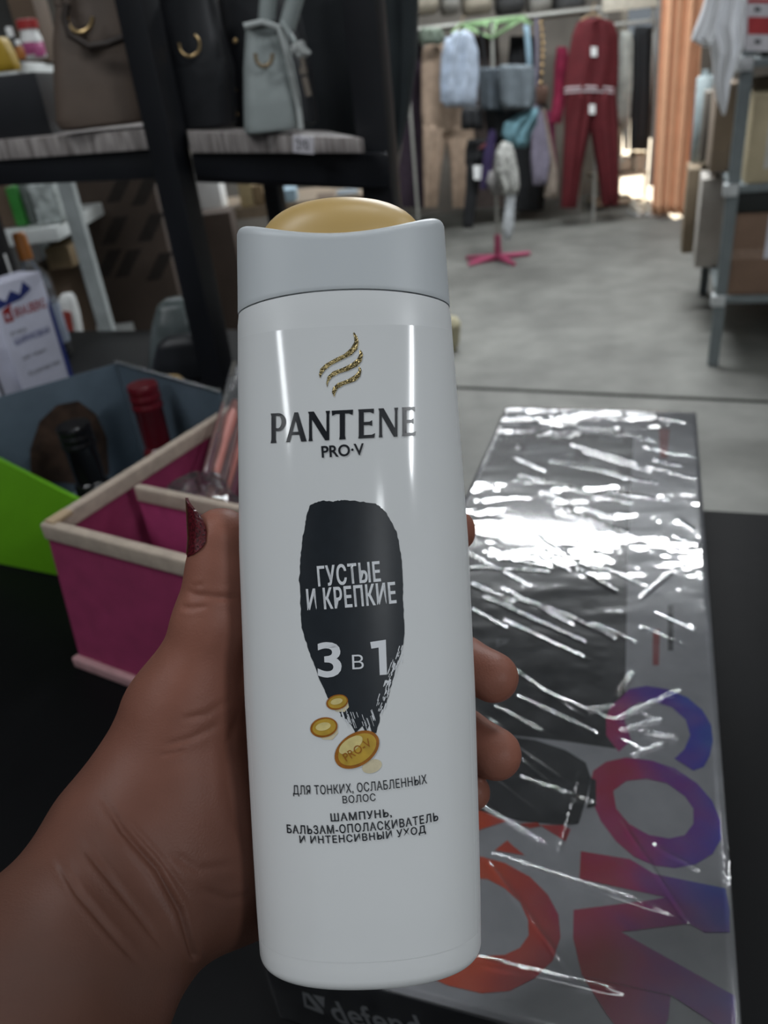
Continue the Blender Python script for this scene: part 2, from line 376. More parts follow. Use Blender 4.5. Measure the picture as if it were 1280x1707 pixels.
# black brush stroke with ragged edges
def z3(pts): return [(440 + x / 3.4133, 800 + y / 3.414) for x, y in pts]
left = [(260, 150), (245, 200), (235, 250), (222, 320), (213, 400), (206, 460), (204, 520), (200, 570), (206, 640), (208, 720), (212, 780), (216, 840), (235, 910), (262, 990), (285, 1050), (310, 1120), (345, 1195), (370, 1250), (420, 1300), (440, 1345), (470, 1360), (500, 1400), (520, 1440)]
right = [(640, 1440), (655, 1380), (660, 1330), (690, 1280), (705, 1240), (718, 1190), (745, 1090), (770, 1010), (795, 930), (800, 860), (797, 780), (792, 700), (790, 620), (788, 520), (780, 440), (770, 360), (752, 290), (720, 230), (690, 180), (660, 150), (630, 132)]
topl = [(580, 126), (520, 120), (460, 112), (420, 118), (395, 126), (370, 122), (330, 118), (290, 128)]
def ragged(p, amp, k=4):
    out = []
    for a, b in zip(p[:-1], p[1:]):
        for i in range(k): t = i / k; out.append((a[0] + (b[0] - a[0]) * t + random.uniform(-amp, amp), a[1] + (b[1] - a[1]) * t + random.uniform(-amp, amp)))
    return out
loop = ragged(left, 2.5) + [(520, 1440), (560, 1400), (580, 1440), (600, 1390), (615, 1440)] + ragged(right, 2.5) + ragged(topl + [left[0]], 3)
on_bottle('brush_stroke_print', *fill2d([z3(loop)]), dark_ink, .00015)
# dry-brush scratches on the lower right of the stroke
sc = []
for _ in range(60):
    t = random.random(); x = 780 - 130 * t + random.gauss(0, 12); y = 960 + 340 * t + random.gauss(0, 14); L = random.uniform(14, 46); w = random.uniform(2, 6)
    dx, dy = -.28 * L, L; sc.append(z3([(x, y), (x + w, y + 4), (x + dx + w * .6, y + dy), (x + dx, y + dy - 3)]))
for _ in range(26):
    x = random.uniform(430, 620); y = 1310 + abs(x - 540) * -.2 + random.uniform(0, 70); L = random.uniform(20, 60); w = random.uniform(2, 5)
    sc.append(z3([(x, y), (x + w, y), (x + w + .35 * L, y + L), (x + .35 * L, y + L)]))
vv = []; ff = []
for p in sc:
    n = len(vv); vv += p; ff += [(n, n + 1, n + 2, n + 3)]
on_bottle('dry_brush_scratches', np.array(vv), ff, silver_ink, .00028)
label_text('strength_lettering', 'ГУСТЫЕ', 529, 634, 939, 974, silver_ink, .014, 2.4, 1.12, heavy=.012)
label_text('strength_lettering', 'И КРЕПКИЕ', 511, 660, 976, 1012, silver_ink, .014, 2.4, 1.12, heavy=.012)
label_text('three_in_one_lettering', '3', 529, 569, 1070, 1129, silver_ink, .018, 0)
label_text('three_in_one_lettering', 'В', 587, 606, 1091, 1115, silver_ink, .0, 0)
on_bottle('three_in_one_lettering', *fill2d([[(617, 1070), (643, 1066), (645, 1124), (633, 1125), (631, 1079), (619, 1081)]]), silver_ink, .0003)
label_text('hair_type_lettering', 'ДЛЯ ТОНКИХ, ОСЛАБЛЕННЫХ', 488, 712, 1304, 1323, ink, .004, 2.4, 1.08)
label_text('hair_type_lettering', 'ВОЛОС', 571, 626, 1324, 1337, ink, .004, 2.4, 1.1)
label_text('product_lettering', 'ШАМПУНЬ,', 551, 653, 1352, 1368, ink, .015, 2.4, 1.15)
label_text('product_lettering', 'БАЛЬЗАМ-ОПОЛАСКИВАТЕЛЬ', 478, 731, 1371, 1386, ink, .015, 2.4, 1.15)
label_text('product_lettering', 'И ИНТЕНСИВНЫЙ УХОД', 499, 710, 1385, 1404, ink, .015, 2.4, 1.15)
# printed golden capsules
amber = mat('printed_amber_rim', (.30, .105, .008, 1), .3, vary=.2, scale=500); gold = mat('printed_gold', (.46, .29, .035, 1), .3, vary=.2, scale=250); pale = mat('printed_cream', (.60, .53, .36, 1), .35, vary=.12, scale=300); paleg = mat('printed_pale_gold', (.62, .52, .22, 1), .3, vary=.15, scale=300)
for cu_, cv_, a, b, dg_, bx, by, big in ((562, 1170, 18.5, 12.5, -14, 10, 12, 0), (540, 1212, 23, 16.5, -12, 8, 14, 0), (595, 1249, 41, 27, -34, 22, 24, 1)):
    on_bottle('capsule_print', *fill2d([[(cu_ - a * .55, cv_ + b * .5), (cu_ + a * .95, cv_ - b * .2), (cu_ + a * .95 + bx * .2, cv_ + by * .7), (cu_ + a * .5 + bx * .3, cv_ + b * .8 + by * .55), (cu_ - a * .1, cv_ + b * .8 + by * .5)]]) if not big else fill2d([ell(620, 1277, 17, 11, -20)]), pale, .00018)
    c = on_bottle('capsule_print', *fill2d([ell(cu_, cv_, a, b, dg_)]), amber, .00034, step=5)
    on_bottle('capsule_print', *fill2d([ell(cu_ + .5, cv_ - .5, a * .86, b * .82, dg_)]), gold, .00040, step=5)
    on_bottle('capsule_print', *fill2d([ell(cu_ - a * (.05 if not big else .25), cv_ - b * (.1 if not big else .3), a * .55, b * .40, dg_)]), paleg, .00046, step=5)
label_text('capsule_lettering', 'PRO-V', 570, 621, 1242, 1256, amber, .0, 30, 1.0, .00052)

# ------------------------------------------------------------------ the hand: one smooth blended surface
def pc(u, v, z): return np.array([(u - CX) * z / FOC, (v - CY) * z / FOC, z])
def cone(a, b, ra, rb): return (pc(*a), pc(*b), ra, rb)
arm = [cone((4, 1655, .198), (197, 1412, .238), .0222, .0196), cone((72, 1790, .198), (268, 1494, .240), .0235, .0196),
       cone((197, 1412, .238), (292, 1330, .248), .0196, .0215), cone((268, 1494, .240), (345, 1455, .254), .0196, .0215)]
palm = [cone((305, 1385, .250), (309, 1180, .249), .0245, .0156), cone((215, 1360, .245), (272, 1205, .249), .0180, .0122), cone((320, 1460, .255), (500, 1440, .280), .0215, .0215),
        cone((330, 1400, .262), (480, 1040, .277), .018, .0125), cone((330, 1400, .262), (500, 1130, .279), .018, .0125),
        cone((350, 1430, .264), (515, 1225, .281), .018, .0125), cone((380, 1440, .268), (535, 1325, .282), .018, .0125)]
thumb = [[cone((309, 1180, .249), (355, 1035, .246), .0150, .0118), cone((352, 1035, .246), (366, 955, .246), .0118, .0101), cone((366, 955, .246), (369, 897, .245), .0101, .0098)]]
fing = [[cone((480, 1040, .277), (640, 935, .276), .0105, .0092), cone((640, 935, .276), (725, 890, .266), .0092, .0080), cone((725, 890, .266), (757, 885, .256), .0080, .0074)],
        [cone((500, 1130, .279), (680, 1070, .276), .0108, .0096), cone((680, 1070, .276), (768, 1103, .262), .0096, .0087), cone((768, 1103, .262), (822, 1129, .252), .0087, .0084)],
        [cone((515, 1225, .281), (690, 1190, .276), .0105, .0094), cone((690, 1190, .276), (770, 1224, .262), .0094, .0086), cone((770, 1224, .262), (826, 1257, .252), .0086, .0086)],
        [cone((535, 1325, .282), (690, 1300, .277), .0095, .0082), cone((690, 1300, .277), (755, 1312, .264), .0082, .0072), cone((755, 1312, .264), (786, 1320, .255), .0072, .0064)]]
def sd_cone(P, c):
    a, b, ra, rb = c; ab = b - a; t = np.clip(((P - a) @ ab) / (ab @ ab), 0, 1)
    return np.linalg.norm(P - a - t[..., None] * ab, axis=-1) - (ra + (rb - ra) * t)
def smin(a, b, k): h = np.clip(.5 + .5 * (b - a) / k, 0, 1); return b + (a - b) * h - k * h * (1 - h)
def hand_sd(P):
    base = None
    for c in arm + palm:
        q = sd_cone(P, c); base = q if base is None else smin(base, q, .012)
    for ch in thumb:
        q = None
        for c in ch: s = sd_cone(P, c); q = s if q is None else smin(q, s, .004)
        base = smin(base, q, .010)
    fi = None
    for ch in fing:
        q = None
        for c in ch: s = sd_cone(P, c); q = s if q is None else smin(q, s, .003)
        fi = q if fi is None else smin(fi, q, .0012)
    return smin(base, fi, .006)
def surface_nets(fn, lo, hi, h):
    n = np.ceil((np.array(hi) - lo) / h).astype(int) + 1
    ax = [lo[i] + np.arange(n[i]) * h for i in range(3)]; F = np.empty(n, np.float32)
    for i in range(n[0]):
        gy, gz = np.meshgrid(ax[1], ax[2], indexing='ij'); P = np.stack([np.full_like(gy, ax[0][i]), gy, gz], -1); F[i] = fn(P)
    S = F < 0; m = n - 1; acc = np.zeros((*m, 3)); cnt = np.zeros(m)
    cs = [(i, j, k) for i in (0, 1) for j in (0, 1) for k in (0, 1)]
    for a in cs:
        for d in range(3):
            if a[d]: continue
            b = list(a); b[d] = 1
            fa = F[a[0]:a[0] + m[0], a[1]:a[1] + m[1], a[2]:a[2] + m[2]]; fb = F[b[0]:b[0] + m[0], b[1]:b[1] + m[1], b[2]:b[2] + m[2]]
            x = (fa < 0) != (fb < 0); t = np.where(x, fa / np.where(x, fa - fb, 1), 0)
            for e in range(3): acc[..., e] += np.where(x, a[e] + (t if e == d else 0), 0)
            cnt += x
    act = cnt > 0; idx = -np.ones(m, int); idx[act] = np.arange(act.sum())
    V = (np.argwhere(act) + acc[act] / cnt[act][:, None]) * h + lo; faces = []
    for d in range(3):
        e1, e2 = [(1, 2), (2, 0), (0, 1)][d]
        sl0 = [slice(1, m[i]) for i in range(3)]; sl0[d] = slice(0, m[d]); sl1 = list(sl0); sl1[d] = slice(1, m[d] + 1)
        A, B = S[tuple(sl0)], S[tuple(sl1)]; q = np.argwhere(A != B); inside = A[tuple(q.T)]
        q = q + np.array([0 if i == d else 1 for i in range(3)])
        o1 = np.zeros(3, int); o1[e1] = 1; o2 = np.zeros(3, int); o2[e2] = 1
        quad = np.stack([idx[tuple((q - o1 - o2).T)], idx[tuple((q - o2).T)], idx[tuple(q.T)], idx[tuple((q - o1).T)]], 1)
        quad[~inside] = quad[~inside][:, ::-1]; faces.append(quad)
    return V, np.concatenate(faces)
ELB = [pc(38, 1722, .198), pc(38, 1722, .198) + np.array([-.35, .45, -.83]) * .15]
arm.append((ELB[0], ELB[1], .0315, .042))
allc = arm + palm + sum(thumb, []) + sum(fing, [])
lo = np.min([np.minimum(c[0], c[1]) - max(c[2], c[3]) for c in allc], 0) - .004; hi = np.max([np.maximum(c[0], c[1]) + max(c[2], c[3]) for c in allc], 0) + .004
V, FQ = surface_nets(hand_sd, lo, hi, .0013)
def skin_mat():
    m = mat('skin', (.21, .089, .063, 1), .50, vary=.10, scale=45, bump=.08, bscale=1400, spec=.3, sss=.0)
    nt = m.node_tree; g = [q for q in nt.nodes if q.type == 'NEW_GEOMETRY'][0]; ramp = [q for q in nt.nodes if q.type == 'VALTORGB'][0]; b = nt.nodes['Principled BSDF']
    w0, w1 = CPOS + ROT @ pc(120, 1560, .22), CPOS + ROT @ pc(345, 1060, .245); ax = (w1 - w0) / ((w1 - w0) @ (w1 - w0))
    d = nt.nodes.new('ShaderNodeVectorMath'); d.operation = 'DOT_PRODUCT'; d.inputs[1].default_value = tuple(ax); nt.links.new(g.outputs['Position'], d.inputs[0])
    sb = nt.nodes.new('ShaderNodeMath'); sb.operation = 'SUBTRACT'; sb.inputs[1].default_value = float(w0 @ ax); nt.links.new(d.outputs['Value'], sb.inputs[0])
    r2_ = nt.nodes.new('ShaderNodeValToRGB'); r2_.color_ramp.elements[0].color = (.36, .37, .35, 1); r2_.color_ramp.elements[1].color = (1.12, 1.06, 1.04, 1); r2_.color_ramp.elements[0].position = .05; r2_.color_ramp.elements[1].position = 1.0; nt.links.new(sb.outputs[0], r2_.inputs['Fac'])  # forearm shade painted into the skin colour, lightening towards the thumb
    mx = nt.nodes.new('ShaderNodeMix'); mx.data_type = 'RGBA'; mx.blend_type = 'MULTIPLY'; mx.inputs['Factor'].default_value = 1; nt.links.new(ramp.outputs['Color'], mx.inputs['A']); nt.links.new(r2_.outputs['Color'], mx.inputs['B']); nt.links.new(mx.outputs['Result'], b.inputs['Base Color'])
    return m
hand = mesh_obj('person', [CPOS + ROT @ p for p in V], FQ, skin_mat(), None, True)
bm = bmesh.new(); bm.from_mesh(hand.data); bmesh.ops.recalc_face_normals(bm, faces=bm.faces)
for _ in range(3): bmesh.ops.smooth_vert(bm, verts=bm.verts, factor=.5, use_axis_x=True, use_axis_y=True, use_axis_z=True)
bmesh.ops.subdivide_edges(bm, edges=bm.edges, cuts=1, use_grid_fill=True)
for _ in range(2): bmesh.ops.smooth_vert(bm, verts=bm.verts, factor=.5, use_axis_x=True, use_axis_y=True, use_axis_z=True)
bm.normal_update()
# creases of the wrist, palm and thumb, pressed into the side that faces the viewer
CR = [([(168, 1325), (205, 1385), (262, 1450), (300, 1520), (322, 1592)], .0010, 5), ([(205, 1360), (262, 1425), (318, 1500)], .0004, 5),
      ([(92, 1425), (130, 1490), (190, 1560), (235, 1610)], .0006, 5), ([(125, 1395), (180, 1462), (235, 1530), (280, 1590)], .0006, 5),
      ([(309, 985), (330, 992), (365, 996), (405, 996)], .0005, 5), ([(300, 1012), (320, 1014), (350, 1010)], .0004, 4), ([(318, 978), (340, 975)], .0003, 4),
      ([(300, 1200), (345, 1190), (390, 1160)], .0003, 5), ([(270, 1245), (320, 1230), (370, 1205)], .0003, 5), ([(265, 1260), (310, 1252)], .00025, 4),
      ([(330, 1480), (380, 1500), (425, 1490)], .0004, 6), ([(405, 1180), (380, 1240), (385, 1330), (410, 1420)], .0006, 9), ([(285, 1420), (330, 1450), (400, 1440)], .0003, 7)]
vs = list(bm.verts); Pw = np.array([q.co[:] for q in vs]); Pcam = (Pw - CPOS) @ ROT; uv = np.stack([CX + Pcam[:, 0] / Pcam[:, 2] * FOC, CY + Pcam[:, 1] / Pcam[:, 2] * FOC], 1)
Nw = np.array([q.normal[:] for q in vs]); facing = np.clip(-np.einsum('ij,ij->i', Nw @ ROT, Pcam / np.linalg.norm(Pcam, axis=1)[:, None]) * 3, 0, 1)
dsp = np.zeros(len(vs))
for pts, depth, wd in CR:
    dm = np.full(len(vs), 1e9); al = np.zeros(len(vs)); m_ = len(pts) - 1
    for i_, (a, b) in enumerate(zip(pts[:-1], pts[1:])):
        a = np.array(a, float); b = np.array(b, float); ab = b - a; t = np.clip(((uv - a) @ ab) / (ab @ ab), 0, 1); d_ = np.linalg.norm(uv - a - t[:, None] * ab, axis=1)
        al = np.where(d_ < dm, (i_ + t) / m_, al); dm = np.minimum(dm, d_)
    tp = np.clip(np.minimum(al, 1 - al) * 5 + .05, 0, 1)
    if pts[-1] == (322, 1592): tp = np.clip(al * 4 + .05, 0, 1)
    depth = depth * tp
    dsp -= depth * np.exp(-(dm / wd) ** 2) - .35 * depth * np.exp(-((dm - 2.4 * wd) / (1.3 * wd)) ** 2)
Pw = Pw + Nw * (dsp * facing)[:, None]
for q, p in zip(vs, Pw): q.co = p
bm.to_mesh(hand.data); bm.free()
hand.data.polygons.foreach_set('use_smooth', [True] * len(hand.data.polygons))
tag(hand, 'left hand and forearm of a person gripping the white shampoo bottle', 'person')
# thumb nail: a curved, pointed plate set on the outer side of the thumb
nail_m = mat('dark_red_glitter_polish', (.075, .004, .009, 1), .2, vary=.7, scale=1200, bump=.3, bscale=2200, coat=.25)
rows = []; n1 = 22; n2 = 14
for i in range(n1):
    t = i / (n1 - 1); v = 927 - t * (927 - 830)
    cu_ = np.interp(v, [830, 897, 955], [367, 369, 366]); R = np.interp(v, [830, 897, 955], [.0104, .0102, .0104]); zt = .2455
    half = math.sin(min(1, t * 3.2) * math.pi / 2) ** .6 * (1 if t < .5 else max(.02, 1 - ((t - .5) / .5) ** 2.2)); mid = math.radians(60 + 26 * max(0, t - .45)); sp = math.radians(46) * half
    row = []
    for j in range(n2):
        a = mid + sp * (2 * j / (n2 - 1) - 1); rr_ = R + .0004
        row.append(np.array([(cu_ - CX) * zt / FOC - rr_ * math.sin(a), (v - CY) * zt / FOC, zt - rr_ * math.cos(a)]))
    rows.append(row)
vt = [p for r in rows for p in r]; C0 = np.array([(367 - CX) * .2455 / FOC, 0, .2455])
inn = []
for p in vt: q = p.copy(); dxy = np.array([p[0] - C0[0], 0, p[2] - C0[2]]); q -= dxy / np.linalg.norm(dxy) * .0009; inn.append(q)
N = n1 * n2; fs = []
for i in range(n1 - 1):
    for j in range(n2 - 1):
        a, b, c, d = i * n2 + j, i * n2 + j + 1, (i + 1) * n2 + j + 1, (i + 1) * n2 + j; fs += [(a, b, c, d), (d + N, c + N, b + N, a + N)]
bd = [j for j in range(n2)] + [i * n2 + n2 - 1 for i in range(1, n1)] + [(n1 - 1) * n2 + j for j in range(n2 - 2, -1, -1)] + [i * n2 for i in range(n1 - 2, 0, -1)]
for a, b in zip(bd, bd[1:] + bd[:1]): fs.append((b, a, a + N, b + N))
g = G(); g.add([CPOS + ROT @ p for p in vt + inn], fs)
tag(g.make('thumb_nail', nail_m, hand, smooth=True), 'pointed nail in dark red glitter polish')

# ------------------------------------------------------------------ the counter
black = mat('black_counter', (.0035, .0036, .0042, 1), .5, vary=.3, scale=6, bump=.06, bscale=40, spec=.12)
blackp = mat('black_painted_steel', (.010, .011, .014, 1), .42, vary=.2, scale=8)
def lbox(name, x0, x1, y0, y1, z0, z1, m, parent=None, bevel=0):      # a box in the counter's own axes
    return G().box(loc20((x0 + x1) / 2, (y0 + y1) / 2, (z0 + z1) / 2), (x1 - x0, y1 - y0, z1 - z0), AX20).make(name, m, parent, bevel=bevel)
ctr = thing('counter', loc20(-.1, .4, 0), 'black shop counter under the film-wrapped box, the hand and the pink organizer', 'counter')
lbox('counter_top', -1.70, .80, .02, .812, .91, .94, black, ctr, .003)
lbox('counter_cabinet', -1.66, .76, .06, .78, 0, .91, black, ctr)
tb = thing('side_table', loc20(-1.1, 1.1, 0), 'black table behind the counter carrying the bag rack and pen box', 'table')
lbox('table_top', -1.75, -.42, .816, 1.50, .91, .94, black, tb, .003)
for x in (-1.70, -.47):
    for y in (.87, 1.45): lbox('leg', x - .02, x + .02, y - .02, y + .02, 0, .91, blackp, tb)

# ------------------------------------------------------------------ long boxed set wrapped in film
BX0 = np.array([-.0920, .2440, 1.0]); B1 = np.array([.9345, -.3559, 0]); B2 = np.array([.3559, .9345, 0]); BL, BWD = .752, .236
BAX = (B1, B2, EZ)
def bxl(u, v): p = onz(u, v, 1.0) - BX0; return np.array([p @ B1, p @ B2])
gbox = thing('boxed_gadget_set', BX0 + B1 * BWD / 2 + B2 * BL / 2 + EZ * -.06, 'long flat film-wrapped box with big colourful letters lying on the counter', 'box')
def print_mat(name, c, rough=.35): return mat(name, c, rough, vary=.08, scale=60)
grey_print = print_mat('grey_box_print', (.26, .265, .285, 1)); dark_print = print_mat('charcoal_box_print', (.012, .014, .016, 1)); navy = print_mat('black_box_side', (.008, .009, .014, 1)); wht = print_mat('white_box_print', (.85, .85, .87, 1)); red_print = print_mat('red_box_print', (.20, .03, .035, 1)); dim_print = print_mat('slate_box_print', (.075, .078, .085, 1))
gb = G().box(BX0 + B1 * BWD / 2 + B2 * BL / 2 + EZ * -.03, (BWD, BL, .06), BAX).make('carton', navy, gbox, bevel=.0015)
def on_box(name, v, f, m, lift, pix=True, parent=None):
    L = np.array([bxl(x, y) for x, y in v]) if pix else np.array(v)
    L = np.clip(L, [.0006, .0006], [BWD - .0006, BL - .0006])
    o = mesh_obj(name, [BX0 + B1 * a + B2 * b + EZ * lift for a, b in L], f, m, parent or gb)
    bm = bmesh.new(); bm.from_mesh(o.data)
    for q in bm.faces:
        q.normal_update()
        if q.normal.z < 0: q.normal_flip()
    bm.to_mesh(o.data); bm.free(); return o
on_box('grey_panel', np.array([(0, 0), (BWD, 0), (BWD, BL), (0, BL)]), [(0, 1, 2, 3)], grey_print, .0002, False)
# dark photograph area with a slanting lower edge
on_box('dark_panel', *fill2d([[tuple(bxl(*q)) for q in ((838, 712), (1056, 728), (1046, 940), (1042, 1150), (1035, 1250), (940, 1236), (700, 1210), (560, 1180), (560, 1000))]]), dark_print, .0004, False)
for a in (((870, 700), (905, 702), (900, 722), (862, 720)), ((925, 704), (965, 706), (962, 728), (918, 726)), ((1000, 712), (1040, 715), (1038, 740), (997, 736)), ((880, 740), (960, 745), (955, 775), (868, 768)), ((985, 750), (1030, 752), (1028, 790), (980, 786))):
    on_box('product_picture', np.array([bxl(*q) for q in a]), [(3, 2, 1, 0)], dim_print, .0006, False)
on_box('red_caption', np.array([bxl(*q) for q in ((1098, 715), (1116, 716), (1112, 765), (1100, 764))]), [(3, 2, 1, 0)], red_print, .0005, False)
on_box('dark_caption', np.array([bxl(*q) for q in ((1113, 1010), (1122, 1010), (1122, 1085), (1113, 1085))]), [(3, 2, 1, 0)], dark_print, .0005, False)
on_box('red_caption', np.array([bxl(*q) for q in ((1088, 1050), (1100, 1050), (1098, 1110), (1088, 1110))]), [(3, 2, 1, 0)], red_print, .0005, False)
# rounded dark product silhouettes beside the lettering
def z1(p): return [tuple(bxl(740 + x / 2.37, 1100 + y / 2.37)) for x, y in p]
on_box('product_silhouette', *fill2d([z1([(60, 330), (200, 300), (360, 320), (480, 360), (560, 410), (580, 470), (560, 560), (530, 650), (470, 655), (300, 640), (150, 600), (20, 560)])]), dark_print, .0009, False)
on_box('product_silhouette', *fill2d([z1([(580, 470), (600, 480), (600, 580), (565, 590)])]), dark_print, .0010, False)
# big rainbow lettering; it runs along the box, towards the near end
def rainbow():
    m = mat('rainbow_letter_print', (.3, .03, .02, 1), .35, vary=0); nt = m.node_tree; b = nt.nodes['Principled BSDF']; g = [q for q in nt.nodes if q.type == 'NEW_GEOMETRY'][0]
    d = nt.nodes.new('ShaderNodeVectorMath'); d.operation = 'DOT_PRODUCT'
    ax = B1 * 4.1 + B2 * .55; d.inputs[1].default_value = tuple(ax); nt.links.new(g.outputs['Position'], d.inputs[0])
    n = nt.nodes.new('ShaderNodeTexNoise'); n.inputs['Scale'].default_value = 26; n.inputs['Detail'].default_value = 2; nt.links.new(g.outputs['Position'], n.inputs['Vector'])
    ma = nt.nodes.new('ShaderNodeMath'); ma.operation = 'MULTIPLY_ADD'; ma.inputs[1].default_value = .34; nt.links.new(n.outputs['Fac'], ma.inputs[0]); nt.links.new(d.outputs['Value'], ma.inputs[2])
    sb = nt.nodes.new('ShaderNodeMath'); sb.operation = 'SUBTRACT'; sb.inputs[1].default_value = float(BX0 @ ax) + .29; nt.links.new(ma.outputs[0], sb.inputs[0])
    r = nt.nodes.new('ShaderNodeValToRGB'); e = r.color_ramp.elements
    e[0].position = .0; e[0].color = (.50, .085, .02, 1); e[1].position = 1; e[1].color = (.012, .11, .34, 1)
    for p, c in ((.34, (.46, .06, .02, 1)), (.55, (.28, .022, .03, 1)), (.68, (.27, .02, .10, 1)), (.80, (.12, .03, .22, 1)), (.91, (.035, .04, .32, 1))):
        q = e.new(p); q.color = c
    nt.links.new(sb.outputs[0], r.inputs['Fac']); nt.links.new(r.outputs['Color'], b.inputs['Base Color']); return m
rbm = rainbow()
def ringz(c, o, i, hole=None): return [c]
CL = z1([(700, 150), (730, 118), (800, 105), (880, 118), (960, 150), (1020, 200), (1055, 260), (1062, 320), (1050, 380), (1025, 425), (985, 440), (910, 392), (950, 355), (972, 300), (955, 240), (900, 190), (830, 168), (770, 172), (725, 195), (712, 240), (740, 320), (690, 365), (640, 300), (640, 230), (660, 185)])
on_box('letter', *fill2d([CL]), rbm, .0006, False)
OO = z1([(590, 440), (640, 405), (720, 388), (820, 400), (910, 430), (1000, 490), (1060, 560), (1092, 640), (1095, 710), (1060, 770), (990, 812), (910, 825), (830, 815), (750, 780), (680, 720), (620, 640), (585, 560), (578, 490)])
OI = z1([(668, 520), (720, 480), (800, 472), (880, 490), (950, 540), (985, 590), (985, 650), (950, 695), (890, 708), (810, 695), (730, 650), (680, 590)])
on_box('letter', *fill2d([OO, OI]), rbm, .0006, False)
MM = z1([(540, 758), (735, 790), (830, 848), (1112, 905), (1128, 990), (1128, 1080), (1030, 1080), (965, 1045), (700, 1078), (1150, 1330), (1156, 1500), (900, 1330), (545, 1250), (510, 1100), (512, 990), (830, 950), (875, 940), (535, 868)])
on_box('letter', *fill2d([MM]), rbm, .0006, False)
on_box('letter', *fill2d([z1([(548, 1252), (895, 1332), (885, 1420), (860, 1480), (700, 1480), (640, 1400)])]), rbm, .0007, False)
BB = z1([(-120, 560), (20, 560), (150, 600), (245, 640), (300, 655), (470, 655), (500, 672), (480, 720), (430, 760), (380, 785), (320, 775), (270, 735), (250, 715), (200, 755), (120, 780), (-120, 760)])
on_box('letter', *fill2d([BB, z1([(300, 650), (340, 668), (385, 660), (370, 645)])]), rbm, .0006, False)
O2 = z1([(-150, 780), (150, 780), (240, 805), (340, 860), (410, 930), (452, 1010), (460, 1100), (430, 1190), (360, 1260), (260, 1310), (150, 1320), (20, 1290), (-100, 1240), (-250, 1150)])
O2I = z1([(-100, 880), (60, 862), (170, 868), (240, 905), (300, 960), (332, 1030), (335, 1090), (300, 1140), (240, 1168), (160, 1172), (60, 1150), (-120, 1080)])
on_box('letter', *fill2d([O2, O2I]), rbm, .0006, False)
# small emblem on the dark panel, then the maker's name on the near side
def emblem(o, w, h): x, y = o; return [[(x, y), (x + w, y), (x + w, y + h * .55), (x + w * .75, y + h), (x, y + h)], [(x + w * .12, y + h * .16), (x + w * .12, y + h * .8), (x + w * .6, y + h * .8)]]
on_box('emblem', *fill2d([z1([(205, -82), (260, -82), (248, -62), (205, -45)]), z1([(215, -74), (240, -74), (222, -60)])]), dim_print, .0006, False)
def face_local(u, v):
    r = ray(u, v); t = ((BX0 - CPOS) @ B2) / (r @ B2); p = CPOS + r * t - BX0; return np.array([p @ B1, p[2]])
def on_face(name, v, f, m, lift=.0004):
    o = mesh_obj(name, [BX0 + B1 * a + EZ * b - B2 * lift for a, b in v], f, m, gb)
    bm = bmesh.new(); bm.from_mesh(o.data)
    for q in bm.faces:
        q.normal_update()
        if q.normal.dot(Vector(-B2)) < 0: q.normal_flip()
    bm.to_mesh(o.data); bm.free(); return o
c0 = [face_local(u, v) for u, v in ((504, 1652), (541, 1661), (540, 1690), (508, 1677))]
q4 = lambda a, b: tuple((c0[0] * (1 - a) * (1 - b) + c0[1] * a * (1 - b) + c0[2] * a * b + c0[3] * (1 - a) * b))
on_face('emblem', *fill2d([[q4(0, 0), q4(.30, .02), q4(.95, .78), q4(1, 1), q4(0, 1)], [q4(.13, .15), q4(.13, .8), q4(.60, .80)]]), wht)
on_face('emblem', *fill2d([[q4(.45, .02), q4(1, .0), q4(1, .62)]]), wht)
a, b = face_local(551, 1684), face_local(760, 1722)
v, f = text2d('defender', .012, 1.02, (np.linalg.norm(b - a), np.linalg.norm(face_local(590, 1662) - face_local(590, 1697))))
th = math.degrees(math.atan2(b[1] - a[1], b[0] - a[0])); v = rot2(v, th) + (a + b) / 2
on_face('maker_lettering', v, f, wht)
# clear film: a creased sheet over the top, folded down the near side
nx, ny = 300, 800
X, Yg = np.meshgrid(np.linspace(0, BWD, nx), np.linspace(0, BL, ny), indexing='ij'); Hh = np.zeros_like(X)
def vnoise(X, Y, s):
    gx, gy = X / s, Y / s; i, j = np.floor(gx).astype(int), np.floor(gy).astype(int); fx, fy = gx - i, gy - j; fx = fx * fx * (3 - 2 * fx); fy = fy * fy * (3 - 2 * fy)
    T = np.random.default_rng(int(s * 1e6)).random((int(i.max()) + 3, int(j.max()) + 3))
    return T[i, j] * (1 - fx) * (1 - fy) + T[i + 1, j] * fx * (1 - fy) + T[i, j + 1] * (1 - fx) * fy + T[i + 1, j + 1] * fx * fy
sk = X * .9 + Yg * .33
Hh += .0010 * (vnoise(X + .3, Yg + .1, .06) - .5) + .0003 * (vnoise(sk + .3, (Yg - X * .25) * 4 + .5, .05) - .5) + .00012 * (vnoise(X + .3, Yg + .1, .013) - .5) + .00008 * (vnoise(X + .3, Yg + .1, .0055) - .5)
def s8(p): return [bxl(740 + x / 2.37, 640 + y / 2.37) for x, y in p]
def s1(p): return [bxl(740 + x / 2.37, 1100 + y / 2.37) for x, y in p]
seg = [s8(p) for p in (((300, 365), (740, 475)), ((420, 310), (690, 355)), ((480, 165), (830, 230)), ((280, 855), (470, 915)), ((160, 850), (555, 1030)), ((470, 915), (670, 1015)), ((590, 955), (750, 1030)), ((430, 480), (720, 590)), ((100, 735), (410, 750)), ((530, 740), (680, 830)), ((780, 970), (940, 1040)), ((780, 850), (900, 750)), ((370, 210), (450, 200)), ((660, 430), (880, 460)), ((700, 370), (840, 395)), ((830, 305), (950, 330)), ((110, 800), (270, 870)), ((930, 540), (990, 580)), ((230, 700), (420, 735)))]
